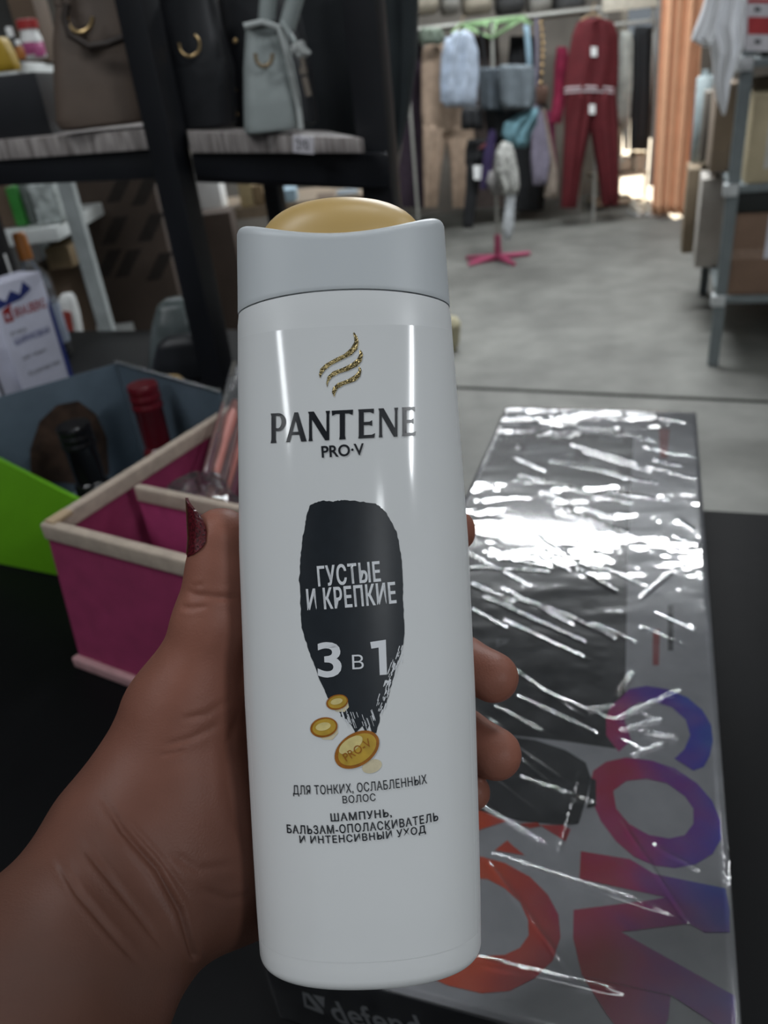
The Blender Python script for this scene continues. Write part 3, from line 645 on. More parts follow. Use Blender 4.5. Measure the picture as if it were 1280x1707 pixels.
seg += [s1(p) for p in (((290, 150), (610, 305)), ((200, 190), (385, 290)), ((150, 590), (410, 745)), ((560, 210), (665, 190)), ((670, 170), (740, 60)), ((680, 245), (930, 130)), ((690, 290), (860, 245)), ((740, 390), (870, 340)), ((160, 765), (900, 1010)), ((820, 740), (1010, 840)), ((440, 780), (530, 460)), ((100, 1180), (700, 1320)), ((340, 1040), (530, 1280)), ((300, 470), (600, 580)), ((770, 290), (930, 320)), ((700, 650), (960, 1040)), ((160, 790), (450, 1180)))]
for _ in range(45):                                                   # finer stretch lines, all pulled the same way
    a = np.array([random.uniform(0, BWD), random.uniform(.05, BL)]); L = random.uniform(.03, .10); seg.append([a, a + L * np.array([.86, -.5 + random.gauss(0, .12)])])
for k, (a, b) in enumerate(seg):
    a, b = np.array(a), np.array(b); ab = b - a; P = np.stack([X, Yg], -1); t = np.clip(((P - a) @ ab) / (ab @ ab), 0, 1); d = np.linalg.norm(P - a - t[..., None] * ab, axis=-1)
    big = k < 36; Hh += (.0009 if big else .0003) * np.exp(-(d / (.0012 if big else .0009)) ** 2) * np.clip(np.minimum(t, 1 - t) * 6 + .3, 0, 1)
edge = np.minimum(np.minimum(X, BWD - X), np.minimum(Yg, BL - Yg)); Hh *= np.clip(edge / .004, 0, 1) * .85 + .15
Hh += .0017 - .0012 * np.clip(1 - edge / .004, 0, 1); Hh = np.maximum(Hh, .0013 - .0007 * np.clip(1 - edge / .004, 0, 1))
top = (BX0 + B1 * X[..., None] + B2 * Yg[..., None] + EZ * Hh[..., None])
g = G(); idx = lambda i, j: i * ny + j
fv = top.reshape(-1, 3); ff = [(idx(i, j), idx(i + 1, j), idx(i + 1, j + 1), idx(i, j + 1)) for i in range(nx - 1) for j in range(ny - 1)]
n0 = len(fv); side = []
for k in range(9):
    zz = -.058 * k / 8
    for i in range(nx): side.append(BX0 + B1 * X[i, 0] - B2 * (.0010 + .0001 * vnoise(np.array([X[i, 0] + .3]), np.array([k * .012 + .1]), .02)[0]) + EZ * (zz + (Hh[i, 0] if k == 0 else 0)))
ff += [(i, i + 1, n0 + i + 1, n0 + i) if False else (idx(i, 0), n0 + i, n0 + i + 1, idx(i + 1, 0)) for i in range(nx - 1)]
ff += [(n0 + k * nx + i, n0 + (k + 1) * nx + i, n0 + (k + 1) * nx + i + 1, n0 + k * nx + i + 1) for k in range(8) for i in range(nx - 1)]
def two_gloss(nt, rough, wide, share):
    a = nt.nodes.new('ShaderNodeBsdfGlossy'); a.inputs['Roughness'].default_value = rough; b = nt.nodes.new('ShaderNodeBsdfGlossy'); b.inputs['Roughness'].default_value = wide
    m = nt.nodes.new('ShaderNodeMixShader'); m.inputs[0].default_value = share; nt.links.new(a.outputs[0], m.inputs[1]); nt.links.new(b.outputs[0], m.inputs[2]); return m
def film_mat(name, gain, rough, haze=.02):
    m = bpy.data.materials.new(name); m.use_nodes = True; nt = m.node_tree; nt.nodes.clear(); o = nt.nodes.new('ShaderNodeOutputMaterial')
    tr = nt.nodes.new('ShaderNodeBsdfTransparent'); gl = two_gloss(nt, rough, .22, .13); fr = nt.nodes.new('ShaderNodeFresnel'); fr.inputs['IOR'].default_value = 1.5
    mu = nt.nodes.new('ShaderNodeMath'); mu.operation = 'MULTIPLY'; mu.inputs[1].default_value = gain; mu.use_clamp = True; nt.links.new(fr.outputs[0], mu.inputs[0])
    df = nt.nodes.new('ShaderNodeBsdfDiffuse'); df.inputs['Color'].default_value = (.8, .82, .85, 1); m0 = nt.nodes.new('ShaderNodeMixShader')
    n = nt.nodes.new('ShaderNodeTexNoise'); n.inputs['Scale'].default_value = 60; g = nt.nodes.new('ShaderNodeNewGeometry'); nt.links.new(g.outputs['Position'], n.inputs['Vector'])
    h = nt.nodes.new('ShaderNodeMath'); h.operation = 'MULTIPLY'; h.inputs[1].default_value = haze * 2; nt.links.new(n.outputs['Fac'], h.inputs[0]); nt.links.new(h.outputs[0], m0.inputs[0]); nt.links.new(tr.outputs[0], m0.inputs[1]); nt.links.new(df.outputs[0], m0.inputs[2])
    mx = nt.nodes.new('ShaderNodeMixShader'); nt.links.new(mu.outputs[0], mx.inputs[0]); nt.links.new(m0.outputs[0], mx.inputs[1]); nt.links.new(gl.outputs[0], mx.inputs[2]); nt.links.new(mx.outputs[0], o.inputs['Surface'])
    MATS[name] = m; return m
film = film_mat('stretch_film', 1.7, .05, .02)
fo = mesh_obj('film_wrap', list(fv) + side, ff, film, gbox, True); fo.data.set_sharp_from_angle(angle=.7); fo['label'] = 'clear creased stretch film with bright highlights'

# ------------------------------------------------------------------ black rack with wooden shelves and bags
oak = stretched('grey_oak_laminate', (.17, .15, .142, 1), (.40, .365, .35, 1), 12, (9, 9, 1.2), .6)
brass = mat('brass', (.62, .44, .22, 1), .28, metal=1., vary=.1)
rack = thing('display_rack', (-.27, 1.35, .94), 'black steel display rack with grey wooden shelves carrying handbags', 'shelf')
def upright(x, y, z0, z1, w, d, m, name='post', parent=rack, ax=AX20): return G().box((x, y, (z0 + z1) / 2), (w, d, z1 - z0), ax).make(name, m, parent, bevel=.003)
upright(-.270, 1.350, .94, 1.95, .044, .05, blackp); upright(-.135, 1.55, .94, 1.40, .03, .03, blackp); upright(.050, 1.19, .94, 1.95, .045, .045, blackp); upright(-.70, 1.60, .94, 1.95, .044, .05, blackp)
def plank(u0, va0, vb0, y0, u1, va1, vb1, y1, depth, name, m, back=None):        # front edge between two posts: top and bottom pixels at both ends
    a0, b0, a1, b1 = aty(u0, va0, y0), aty(u0, vb0, y0), aty(u1, va1, y1), aty(u1, vb1, y1)
    b0 = np.array([a0[0], a0[1], b0[2]]); b1 = np.array([a1[0], a1[1], b1[2]])
    d = a1 - a0; n = np.array([-d[1], d[0], 0]); n = n / np.linalg.norm(n) * depth
    if n[1] < 0: n = -n
    if back is not None: n = np.array(back)
    return G().hexa([b0, b1, b1 + n, b0 + n], [a0, a1, a1 + n, a0 + n]).make(name, m, rack, bevel=.002)
plank(-60, 238, 272, 1.50, 256, 215, 249, 1.36, .26, 'shelf_board', oak); plank(312, 219, 256, 1.33, 606, 230, 256, 1.12, .26, 'shelf_board', oak, (-.05, .26, 0))
plank(-60, 268, 314, 1.51, 275, 250, 298, 1.37, .03, 'shelf_bar', blackp); plank(318, 256, 296, 1.34, 646, 256, 316, 1.13, .03, 'shelf_bar', blackp, (0, .03, 0))
plank(318, 262, 305, 1.55, 640, 262, 318, 1.33, .03, 'shelf_bar', blackp)
# shelf-edge price ticket
t = thing('price_ticket', aty(505, 252, 1.17), 'small white price ticket stuck on the front edge of the wooden shelf', 'price tag')
P = [aty(488, 226, 1.165), aty(521, 228, 1.14), aty(521, 257, 1.14), aty(488, 254, 1.165)]; nb = np.array([.55, .83, 0]) * .004
G().hexa([P[3], P[2], P[2] + nb, P[3] + nb], [P[0], P[1], P[1] + nb, P[0] + nb]).make('card', mat('white_card', (.6, .58, .62, 1), .6), t)
vt, ft = text2d('210', .0, 1.0, (.022, .013)); ex = (P[1] - P[0]) / np.linalg.norm(P[1] - P[0])
mesh_obj('printed_price', [(P[0] + P[2]) / 2 - nb * .2 + ex * a + EZ * b for a, b in vt], ft, ink, t)

def bag_body(rows, Y, th, name, m, parent, power=4.0, n=48, zmin=-9):
    g = G(); out = []; rows = [list(map(float, r)) for r in rows]; dense = []
    for a, b in zip(rows[:-1], rows[1:]):
        for t in np.arange(6) / 6: dense.append([a[i] + (b[i] - a[i]) * t for i in range(len(a))])
    dense.append(rows[-1]); m_ = len(dense)
    for i, r in enumerate(dense):
        A, B = aty(r[1], r[0], Y), aty(r[2], r[0], Y); c = (A + B) / 2 + np.array([0, th / 2, 0]); c[2] = max(c[2], zmin); h = np.linalg.norm(B - A) / 2; d = th / 2 * (r[3] if len(r) > 3 else 1)
        k = min(i, m_ - 1 - i); sh = {0: .90, 1: .97}.get(k, 1.0)
        out.append([c + np.array([math.copysign(abs(math.cos(q)) ** (2 / power), math.cos(q)) * h * sh, math.copysign(abs(math.sin(q)) ** (2 / power), math.sin(q)) * d * sh, 0]) for q in np.arange(n) * 2 * math.pi / n])
    return g.rings(out).make(name, m, parent, smooth=True)
def ring_px(u, v, Y, ru, rv, r, a0=0, a1=360, n=28):
    return [aty(u + ru * math.cos(math.radians(a)), v - rv * math.sin(math.radians(a)), Y) for a in np.linspace(a0, a1, n, endpoint=(a1 - a0) % 360 != 0)]
taupe = mat('taupe_leather', (.110, .080, .062, 1), .55, vary=.08, bump=.15, bscale=500); taupe_d = mat('dark_taupe_leather', (.035, .025, .02, 1), .5)
t = thing('handbag', aty(160, 214, 1.42), 'taupe leather handbag with a gold ring on the left shelf', 'handbag', 'handbags on the rack')
bag_body([(-60, 82, 205, .55), (0, 76, 212, .65), (60, 72, 222, .8), (140, 76, 237, .95), (196, 80, 247, 1), (213, 90, 246, 1)], 1.39, .12, 'bag_body', taupe, t)
rg = G().tube(ring_px(133, 30, 1.385, 21, 24, 0, -185, 5), .0035); rg.make('ring', brass, t, smooth=True)
G().tube([aty(112, 6, 1.385), aty(108, 30, 1.385), aty(116, 58, 1.383), aty(150, 78, 1.38), aty(180, 73, 1.378), aty(210, 62, 1.385)], .006).make('strap', taupe_d, t, smooth=True)
G().tube([aty(100, 10, 1.39), aty(82, -60, 1.39), aty(100, -130, 1.42), aty(170, -130, 1.42), aty(190, -60, 1.39)], .008).make('handle', taupe, t, smooth=True)
ble = mat('black_leather', (.010, .011, .014, 1), .42, vary=.2, bump=.12, bscale=400)
t = thing('handbag', aty(320, 218, 1.42), 'black leather handbag with a slim gold ring beside the rack post', 'handbag', 'handbags on the rack')
bag_body([(-40, 250, 345, .6), (30, 250, 360, .75), (120, 272, 385, .95), (205, 284, 388, 1), (216, 290, 388, 1)], 1.39, .10, 'bag_body', ble, t)
G().tube(ring_px(316, 75, 1.375, 17, 19, 0, -190, 60), .0022).make('ring', brass, t, smooth=True)
t = thing('handbag', aty(430, 218, 1.50), 'black handbag with tiny gold studs half hidden behind the pale grey bag', 'handbag', 'handbags on the rack')
bag_body([(-40, 352, 470, .6), (30, 362, 500, .75), (120, 375, 520, .95), (205, 384, 530, 1), (216, 388, 530, 1)], 1.50, .10, 'bag_body', ble, t)
for u, v in ((392, 68), (393, 190), (391, 150)): G().lathe(aty(u, v, 1.493), [(.001, .0), (.004, .001), (.004, .003), (.001, .005)], 12, ((1, 0, 0), (0, 0, 1), (0, -1, 0))).make('stud', brass, t, smooth=True)
pal = mat('pale_grey_leather', (.29, .325, .32, 1), .5, vary=.04, bump=.1, bscale=500); pal_d = mat('dark_lining', (.02, .02, .02, 1), .8)
t = thing('handbag', aty(450, 220, 1.25), 'pale grey-white trapezoid handbag with tall handle and hanging charm', 'handbag', 'handbags on the rack')
YB = 1.21
bag_body([(40, 404, 466, .5), (48, 403, 472, .55), (110, 400, 486, .75), (170, 401, 498, .95), (210, 402, 503, 1), (222, 405, 500, 1)], YB, .11, 'bag_body', pal, t)
G().tube([aty(407, 44, YB + .005), aty(436, 37, YB + .005), aty(463, 45, YB + .005), aty(478, 90, YB + .004), aty(497, 175, YB), aty(502, 215, YB)], .004).make('piping', mat('white_piping', (.45, .48, .47, 1), .5), t, smooth=True)
G().lathe(aty(437, 42, YB + .03), [(.0005, .0), (.024, .0), (.024, .002), (.0005, .002)], 24, ((1, 0, 0), (0, .6, 0), (0, 0, 1))).make('opening', pal_d, t)
hp = [(444, 40), (446, 10), (452, -40), (470, -90), (500, -90), (500, -30), (478, 46)]
G().tube([aty(u, v, YB + .03) for u, v in hp], .0115, 12).make('handle', pal, t, smooth=True)
G().tube(ring_px(440, 92, YB - .002, 14, 19, 0, -190, 10), .0028).make('ring', mat('dull_brass', (.32, .25, .16, 1), .4, metal=.6), t, smooth=True)
G().tube([aty(470, 38, YB + .01), aty(484, 58, YB), aty(492, 72, YB - .01)], .0035).make('strap', pal, t, smooth=True)
ch = G().tube([aty(492, 84, YB - .012), aty(504, 78, YB - .02), aty(509, 84, YB - .02), aty(500, 92, YB - .015)], .008, 10).make('charm', mat('charm_white', (.42, .44, .43, 1), .45), t, smooth=True)
for (a, b, r) in (((503, 92), (506, 112), .0035), ((505, 112), (506, 124), .0055), ((507, 128), (515, 160), .0045)): G().tube([aty(*a, YB - .02), aty(*b, YB - .02)], r).make('charm_drop', mat('charm_beige', (.20, .17, .14, 1), .4), ch, smooth=True)
P0 = aty(-90, 229, 1.50)
bxd = thing('dark_gap_block', P0, 'black block added to darken the gap left of the taupe handbag', 'box')
a_, b_, c_ = aty(-90, 236, 1.50), aty(88, 226, 1.50), aty(0, 126, 1.50)
G().box(((a_[0] + b_[0]) / 2, 1.56, (b_[2] + c_[2]) / 2), (b_[0] - a_[0], .12, c_[2] - b_[2])).make('box_body', blackp, bxd, bevel=.003)  # added block that keeps this gap dark in place of the grey wall
# dark cloth behind the bags
cloth = mat('charcoal_cloth', (.012, .015, .018, 1), .8, vary=.25, scale=14)
t = thing('garment_bag', aty(560, 300, 1.75), 'wide black cloth hanging behind the handbags at the rack end', 'garment')
G().drape([(-60, 395, 640), (60, 400, 645), (180, 405, 650), (300, 420, 655)], 1.72, .02, 5, .3, seed=3).make('cloth', cloth, t, smooth=True)
cl2 = mat('slate_cloth', (.022, .029, .032, 1), .8, vary=.2, scale=10)
t = thing('long_coat', aty(655, 200, 1.6), 'long dark slate coat hanging right of the rack, tapering towards its hem', 'coat')
G().drape([(-70, 590, 702), (0, 600, 698), (90, 612, 696), (190, 626, 682), (260, 638, 664), (318, 646, 654)], 1.60, .05, 2, .3, seed=5).make('cloth', cl2, t, smooth=True)
G().tube([aty(640, -70, 1.6), aty(640, -90, 1.6), aty(655, -100, 1.6)], .004).make('hanger_hook', blackp, t)

# ------------------------------------------------------------------ things on the black table at the left
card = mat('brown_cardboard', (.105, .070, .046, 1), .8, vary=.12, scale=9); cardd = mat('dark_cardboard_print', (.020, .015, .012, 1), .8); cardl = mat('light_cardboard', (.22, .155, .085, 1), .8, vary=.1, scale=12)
t = thing('carton', aty(215, 620, 2.55), 'tall brown carton with dark slanted bars printed on its front', 'box')
a = aty(132, 300, 2.5); b = aty(300, 640, 2.5); zt = 1.36
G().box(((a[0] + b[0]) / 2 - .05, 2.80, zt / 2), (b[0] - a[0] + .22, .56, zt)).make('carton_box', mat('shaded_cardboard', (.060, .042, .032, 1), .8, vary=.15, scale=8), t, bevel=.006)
for u, v in ((198, 315), (240, 320), (190, 385), (250, 380), (212, 440), (265, 445), (180, 440)):
    pa, pb = aty(u + 12, v - 24, 2.518), aty(u - 10, v + 22, 2.518); d = np.array([.022, 0, 0]); pa[1] = pb[1] = 2.519
    mesh_obj('printed_bar', [pa - d, pa + d, pb + d, pb - d], [(0, 3, 2, 1)], cardd, t)
# black leather bag with a rounded flap and clasp
t = thing('leather_bag', (-.352, 1.42, .94), 'black leather bag with a shiny rounded top and gold clasp beneath the rack', 'handbag')
bag_body([(508, 266, 300, .35), (517, 254, 314, .6), (545, 246, 328, .85), (590, 242, 340, 1), (650, 240, 350, 1)], 1.46, .10, 'bag_body', mat('glossy_black_leather', (.10, .12, .12, 1), .25, vary=.2, bump=.1, bscale=200), t, zmin=.942)
bag_body([(566, 272, 318, .5), (576, 258, 332, .8), (610, 249, 344, 1), (660, 248, 356, 1)], 1.395, .05, 'front_flap', ble, t, zmin=.942)
G().tube([aty(274, 632, 1.39), aty(282, 627, 1.39), aty(296, 626, 1.39), aty(304, 632, 1.39)], .003).make('clasp', brass, t, smooth=True)

# white shelving unit along the left
wsteel = mat('white_enamelled_steel', (.72, .75, .74, 1), .5, vary=.1, scale=8); galv = mat('galvanised_steel', (.44, .48, .48, 1), .45, metal=.2, vary=.15, scale=20)
ws = thing('shelving_unit', aty(150, 600, 2.1), 'white steel shelving unit behind the pen box at the left', 'shelf')
def zat(u, v, y): return aty(u, v, y)[2]
Z1, Z2, Z3 = zat(60, 94, 2.1), zat(60, 378, 2.1), zat(150, 606, 2.1)
xr = aty(190, 600, 2.1)[0]
G().box((xr + .005, 2.10, .635), (.036, .03, 1.27)).make('post', galv, ws); G().box((aty(70, 390, 2.52)[0], 2.52, .85), (.026, .03, 1.7)).make('post', galv, ws); G().box((-1.75, 2.10, .85), (.036, .03, 1.7)).make('post', galv, ws); G().box((-1.75, 2.52, .85), (.036, .03, 1.7)).make('post', galv, ws)
for z in (Z1, Z2, Z3): G().box(((xr - 1.75) / 2 - .02, 2.31, z - .02), (xr + 1.75 - .05, .46, .035)).make('shelf_board', wsteel, ws, bevel=.004)
ut = aty(72, 400, 2.35)
def bottle_px(name, u, v0, v1, rpx, Y, m, label, cat, group=None, cap=None, capv=None, band=None, neck=.45, z=None):
    top, bot = aty(u, v0, Y), aty(u, v1, Y); s = np.linalg.norm(dep(1, 0, 1) - dep(0, 0, 1)) * float((bot - CPOS) @ (ROT @ np.array([0, 0, 1.]))); r = rpx * s
    z0 = bot[2] if z is None else z; H = top[2] - z0; c = np.array([top[0], Y, z0]); t = thing(name, c, label, cat, group); hc = H * (capv or .2)
    G().lathe(c, [(r * .9, 0), (r, .004), (r, (H - hc) * .72), (r * .85, (H - hc) * .84), (r * neck, (H - hc) * .95), (r * neck, H - hc)], 28).make('bottle_body', m, t, smooth=True)
    if cap: G().lathe(c + EZ * (H - hc), [(r * neck * 1.15, 0), (r * neck * 1.15, hc * .9), (r * neck * .9, hc)], 24).make('cap', cap, t, smooth=True)
    if band: G().lathe(c, [(r * 1.008, (H - hc) * .15), (r * 1.012, (H - hc) * .16), (r * 1.012, (H - hc) * .55), (r * 1.008, (H - hc) * .56)], 28).make('label_band', band, t, smooth=True)
    return t
def box_px(name, u0, v0, u1, v1, Y, depth, m, label, cat, group=None, z=None, part='pack', bevel=.003):
    a, b = aty(u0, v1, Y), aty(u1, v1, Y); c = aty((u0 + u1) / 2, v0, Y); z0 = a[2] * .5 + b[2] * .5 if z is None else z
    t = thing(name, ((a[0] + b[0]) / 2, Y, z0), label, cat, group)
    G().box(((a[0] + b[0]) / 2, Y + depth / 2, (z0 + c[2]) / 2), (b[0] - a[0], depth, c[2] - z0)).make(part, m, t, bevel=bevel)
    return t
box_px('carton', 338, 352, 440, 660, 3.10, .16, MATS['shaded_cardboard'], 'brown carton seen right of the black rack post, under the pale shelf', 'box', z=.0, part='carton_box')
plw = mat('white_plastic', (.80, .81, .80, 1), .4, vary=.05); redp = mat('red_plastic', (.35, .03, .03, 1), .4); pinkp = mat('pink_plastic', (.45, .10, .25, 1), .4); blk = mat('black_plastic', (.012, .012, .013, 1), .4); yel = mat('yellow_plastic', (.42, .27, .02, 1), .5); org = mat('orange_plastic', (.42, .15, .03, 1), .45); grn = mat('green_plastic', (.03, .20, .03, 1), .45); bluep = mat('blue_print', (.03, .045, .20, 1), .45); teal = mat('teal_print', (.10, .25, .30, 1), .5); creamp = mat('cream_pack', (.42, .33, .18, 1), .6)
bottle_px('jar', 43, 32, 104, 17, 2.2, plw, 'white jar with red lid and pink collar on the top white shelf', 'jar', None, redp, .25, pinkp, .85, z=Z1)
bottle_px('small_bottle', 14, 45, 104, 10, 2.18, blk, 'small black bottle left of the red-lidded jar', 'bottle', None, plw, .3, None, .5, z=Z1)
bottle_px('small_bottle', 28, 66, 106, 7, 2.14, org, 'small orange bottle before the red-lidded jar', 'bottle', None, plw, .3, None, .5, z=Z1)
bottle_px('small_bottle', 58, 60, 106, 8, 2.13, pinkp, 'small pink bottle at the right end of the top white shelf', 'bottle', None, plw, .3, None, .5, z=Z1)
box_px('carton', 20, -10, 62, 30, 2.36, .12, card, 'brown box behind the red-lidded jar on the top white shelf', 'box', z=Z1)
G_ = thing('yellow_pouch', aty(5, 120, 1.9), 'yellow pouch at the far left above the rack shelf', 'pouch')
bag_body([(62, -26, 0), (90, -28, 14), (119, -30, 26)], 1.62, .05, 'pouch', yel, G_)
box_px('carton', -20, 308, 28, 372, 2.15, .2, card, 'brown box at the left end of the middle white shelf', 'box', z=Z2)
box_px('green_pack', 26, 310, 44, 372, 2.14, .15, grn, 'slim bright green pack on the middle white shelf', 'pack', z=Z2)
box_px('grey_pack', 46, 306, 62, 373, 2.16, .15, mat('grey_pack', (.14, .16, .15, 1), .6), 'slim grey pack between the green pack and the white one', 'pack', z=Z2)
t = box_px('white_pack', 64, 305, 106, 372, 2.13, .12, mat('white_pack_print', (.42, .46, .45, 1), .5, vary=.5, scale=45), 'white and pale blue printed pack on the middle white shelf', 'pack', z=Z2)
box_px('carton', 82, 412, 124, 448, 2.2, .2, cardl, 'small light tan box on a brown one at the white shelf', 'box', z=zat(100, 448, 2.2))
box_px('carton', 78, 449, 128, 604, 2.2, .25, card, 'brown box with a tan box on top at the white shelf', 'box', z=Z3)
glass = film_mat('clear_bottle_glass', 1.6, .05, .06)
bottle_px('glass_bottle', 30, 388, 600, 27, 1.66, glass, 'clear glass bottle with an orange cork behind the pen box', 'bottle', None, org, .2, mat('pale_bottle_label', (.32, .37, .46, 1), .5), .34, z=.94)
bottle_px('glass_bottle', -2, 420, 600, 26, 1.60, glass, 'clear bottle with a pale cap at the left picture edge behind the pen box', 'bottle', None, plw, .2, mat('pale_bottle_label', (.3, .3, .4, 1), .5), .34, z=.94)
t = thing('spray_bottle', aty(115, 590, 2.16), 'white bottle with a red label on the lowest white shelf', 'bottle')
bag_body([(494, 96, 114, .5), (505, 92, 119, .8), (530, 96, 126, 1), (590, 98, 136, 1), (601, 98, 136, 1)], 2.12, .06, 'bottle_body', plw, t)
P = [aty(104, 518, 2.117), aty(117, 520, 2.117), aty(127, 578, 2.117), aty(112, 580, 2.117)]; G().hexa([P[3], P[2], P[2] + E2 * .002, P[3] + E2 * .002], [P[0], P[1], P[1] + E2 * .002, P[0] + E2 * .002]).make('front_label', mat('faded_red_print', (.30, .05, .04, 1), .5), t)
# farther white shelf seen between the rack posts
fs = thing('shelving_unit', aty(430, 350, 3.3), 'pale shelf seen between the black rack posts behind the bottle cap', 'shelf')
zf = zat(430, 344, 3.3); xa, xb = aty(318, 344, 3.3)[0], aty(640, 344, 3.3)[0]
G().box(((xa + xb) / 2, 3.5, zf - .02), (xb - xa, .42, .04)).make('shelf_board', mat('birch_board', (.20, .15, .10, 1), .6), fs)
for x in (xa + .02, xb - .02): G().box((x, 3.5, zf / 2 - .02), (.04, .4, zf - .04)).make('side_panel', mat('dark_brown_board', (.045, .032, .024, 1), .8, vary=.2, scale=8), fs)
for i, (u0, u1, v0, m, lb, ct) in enumerate(((332, 372, 286, plw, 'white paper pack just right of the black rack post', 'pack'), (402, 424, 304, creamp, 'cream pack beside the slim rear post', 'pack'), (425, 442, 308, cardl, 'tan pack next to the cream one', 'pack'), (444, 456, 318, plw, 'slim white pack on the pale shelf', 'pack'), (457, 472, 316, teal, 'slim teal pack on the pale shelf', 'pack'), (474, 496, 316, mat('pale_blue_pack', (.30, .42, .50, 1), .5), 'pale blue pack on the pale shelf', 'pack'), (530, 560, 328, card, 'low brown pack just above the golden disc', 'pack'), (564, 600, 322, mat('grey_blue_pack', (.15, .18, .2, 1), .5), 'grey-blue pack at the right end of the pale shelf', 'pack'))):
    box_px('pack', u0, v0, u1, 344, 3.32, .15, m, lb, ct, 'packs on the pale shelf', z=zf)
# ball-pen carton with its printing
blue_white = mat('pen_carton_white', (.66, .67, .80, 1), .5, vary=.06, scale=30)
p0 = onz(48, 678, .94); p1 = onz(127, 642, .94); d = (p1 - p0); wP = np.linalg.norm(d); d /= wP; nP = np.array([-d[1], d[0], 0]); hP = .215
t = thing('pen_carton', (p0 + p1) / 2, 'white and blue ballpoint pen carton with red lettering at the left', 'box')
pk = G().box((p0 + p1) / 2 + nP * .03 + EZ * hP / 2, (wP, .06, hP), (d, nP, EZ)).make('carton_box', blue_white, t, bevel=.0015)
def on_pen(name, v, f, m, parent=t): 
    o = mesh_obj(name, [p0 + d * (a * wP) + EZ * (b * hP) - nP * .0006 for a, b in v], f, m, parent); return o
on_pen('blue_edge', np.array([(.90, 0), (1, 0), (1, .80), (.93, .70)]), [(0, 1, 2, 3)], bluep)
on_pen('blue_wave', *fill2d([[(0, .86), (.12, .90), (.22, .86), (.36, .93), (.5, .88), (.62, .97), (.72, .91), (.72, .89), (.5, .84), (.25, .83), (0, .81)]]), bluep)
on_pen('red_emblem', *fill2d([[(.10, .70), (.26, .70), (.26, .80), (.22, .76), (.18, .715), (.135, .76), (.16, .775), (.19, .745), (.30, .83), (.27, .83), (.10, .80)]]), redp)
for s, x0, x1, y0, y1, m, bd in (('BRAUBERG', .30, .90, .715, .795, redp, .02), ('РУЧКА', .12, .42, .585, .625, dim_print, 0), ('ШАРИКОВАЯ', .14, .82, .51, .565, bluep, .02), ('Цвет чернил', .18, .64, .37, .41, dark_print, 0), ('Количество', .20, .84, .235, .275, dark_print, 0)):
    v, f = text2d(s, bd, 1.0, (x1 - x0, y1 - y0)); on_pen('printed_lettering', v + np.array([(x0 + x1) / 2, (y0 + y1) / 2]), f, m)
# second, darker blue carton edge at the picture border
t = thing('pen_carton', onz(-20, 700, .94), 'dark blue and white pen carton at the left picture border', 'box')
pq = onz(22, 702, .94); G().box(pq - d * .06 + nP * .03 + EZ * .075, (.12, .05, .15), (d, nP, EZ)).make('carton_box', blue_white, t, bevel=.0015)
G().box(pq - d * .06 + nP * .004 + EZ * .11, (.1202, .0025, .045), (d, nP, EZ)).make('blue_band', bluep, t)

# ------------------------------------------------------------------ lime green display box with nail things
lime = mat('lime_green_card', (.105, .31, .008, 1), .45, vary=.04); slate = mat('slate_blue_card', (.085, .115, .145, 1), .32, vary=.12, scale=25)
A = np.array([-.505, .905, .94]); Bq = np.array([-.2837, .6875, .94]); Cq = np.array([-.335, 1.018, .94]); Dq = np.array([-.174, .855, .94])
t = thing('display_box', (A + Bq + Cq + Dq) / 4, 'open lime green display box with slate blue inside behind the pink organizer', 'box')
def panel(a, b, z0, z1, th, m, name, parent=None, lean=0):
    dd = (b - a) / np.linalg.norm(b - a); n = np.array([-dd[1], dd[0], 0]) * th
    return G().hexa([a * [1, 1, 0] + EZ * z0, b * [1, 1, 0] + EZ * z0, (b + n) * [1, 1, 0] + EZ * z0, (a + n) * [1, 1, 0] + EZ * z0], [a * [1, 1, 0] + EZ * z1, b * [1, 1, 0] + EZ * z1, (b + n) * [1, 1, 0] + EZ * z1, (a + n) * [1, 1, 0] + EZ * z1]).make(name, m, parent or t, bevel=.0006)
fo_ = np.array([.003, .003, 0]); fb = [np.array([-.53, .825, .942]), np.array([-.31, .715, .942])]; ftp = [np.array([-.495, .888, 1.058]), np.array([-.275, .669, 1.058])]
front = G().hexa([fb[0], fb[1], fb[1] + fo_, fb[0] + fo_], [ftp[0], ftp[1], ftp[1] + fo_, ftp[0] + fo_]).make('front_panel', lime, t, bevel=.0006)
bk = panel(Cq, Dq, .94, 1.10, .003, slate, 'back_panel'); sp_ = panel(A, Cq, .94, 1.098, .003, slate, 'side_panel'); panel(Dq, Bq, .94, 1.06, .003, slate, 'side_panel')
G().hexa([A, Bq, Dq, Cq], [A + EZ * .003, Bq + EZ * .003, Dq + EZ * .003, Cq + EZ * .003]).make('base_panel', slate, t)
G().tube([Cq + EZ * .161, Dq + EZ * .161], .0022).make('foil_edge', mat('silver_foil', (.6, .62, .65, 1), .2, metal=1, bump=.8, bscale=300), bk)
fd = (fb[1] - fb[0]) / np.linalg.norm(fb[1] - fb[0]); fn = np.cross(fd, ftp[0] - fb[0]); fn /= np.linalg.norm(fn); fup = np.cross(fn, fd)
for s, uu, v, w, h in (('9 LE', 56, 882, .030, .0125), ('50', 60, 911, .008, .006)):
    r = ray(uu, v); tt = ((fb[0] - CPOS) @ fn) / (r @ fn); p = CPOS + r * tt; vt, ft = text2d(s, .01, 1.0, (w, h))
    mesh_obj('printed_lettering', [p + fd * a + fup * b + fn * .003 for a, b in vt], ft, dark_print, front)
sd_ = (Cq - A) / np.linalg.norm(Cq - A); so = np.array([sd_[1], -sd_[0], 0])
def on_side(u, v): r = ray(u, v); tt = ((A + so * .0006 - CPOS) @ so) / (r @ so); return CPOS + r * tt
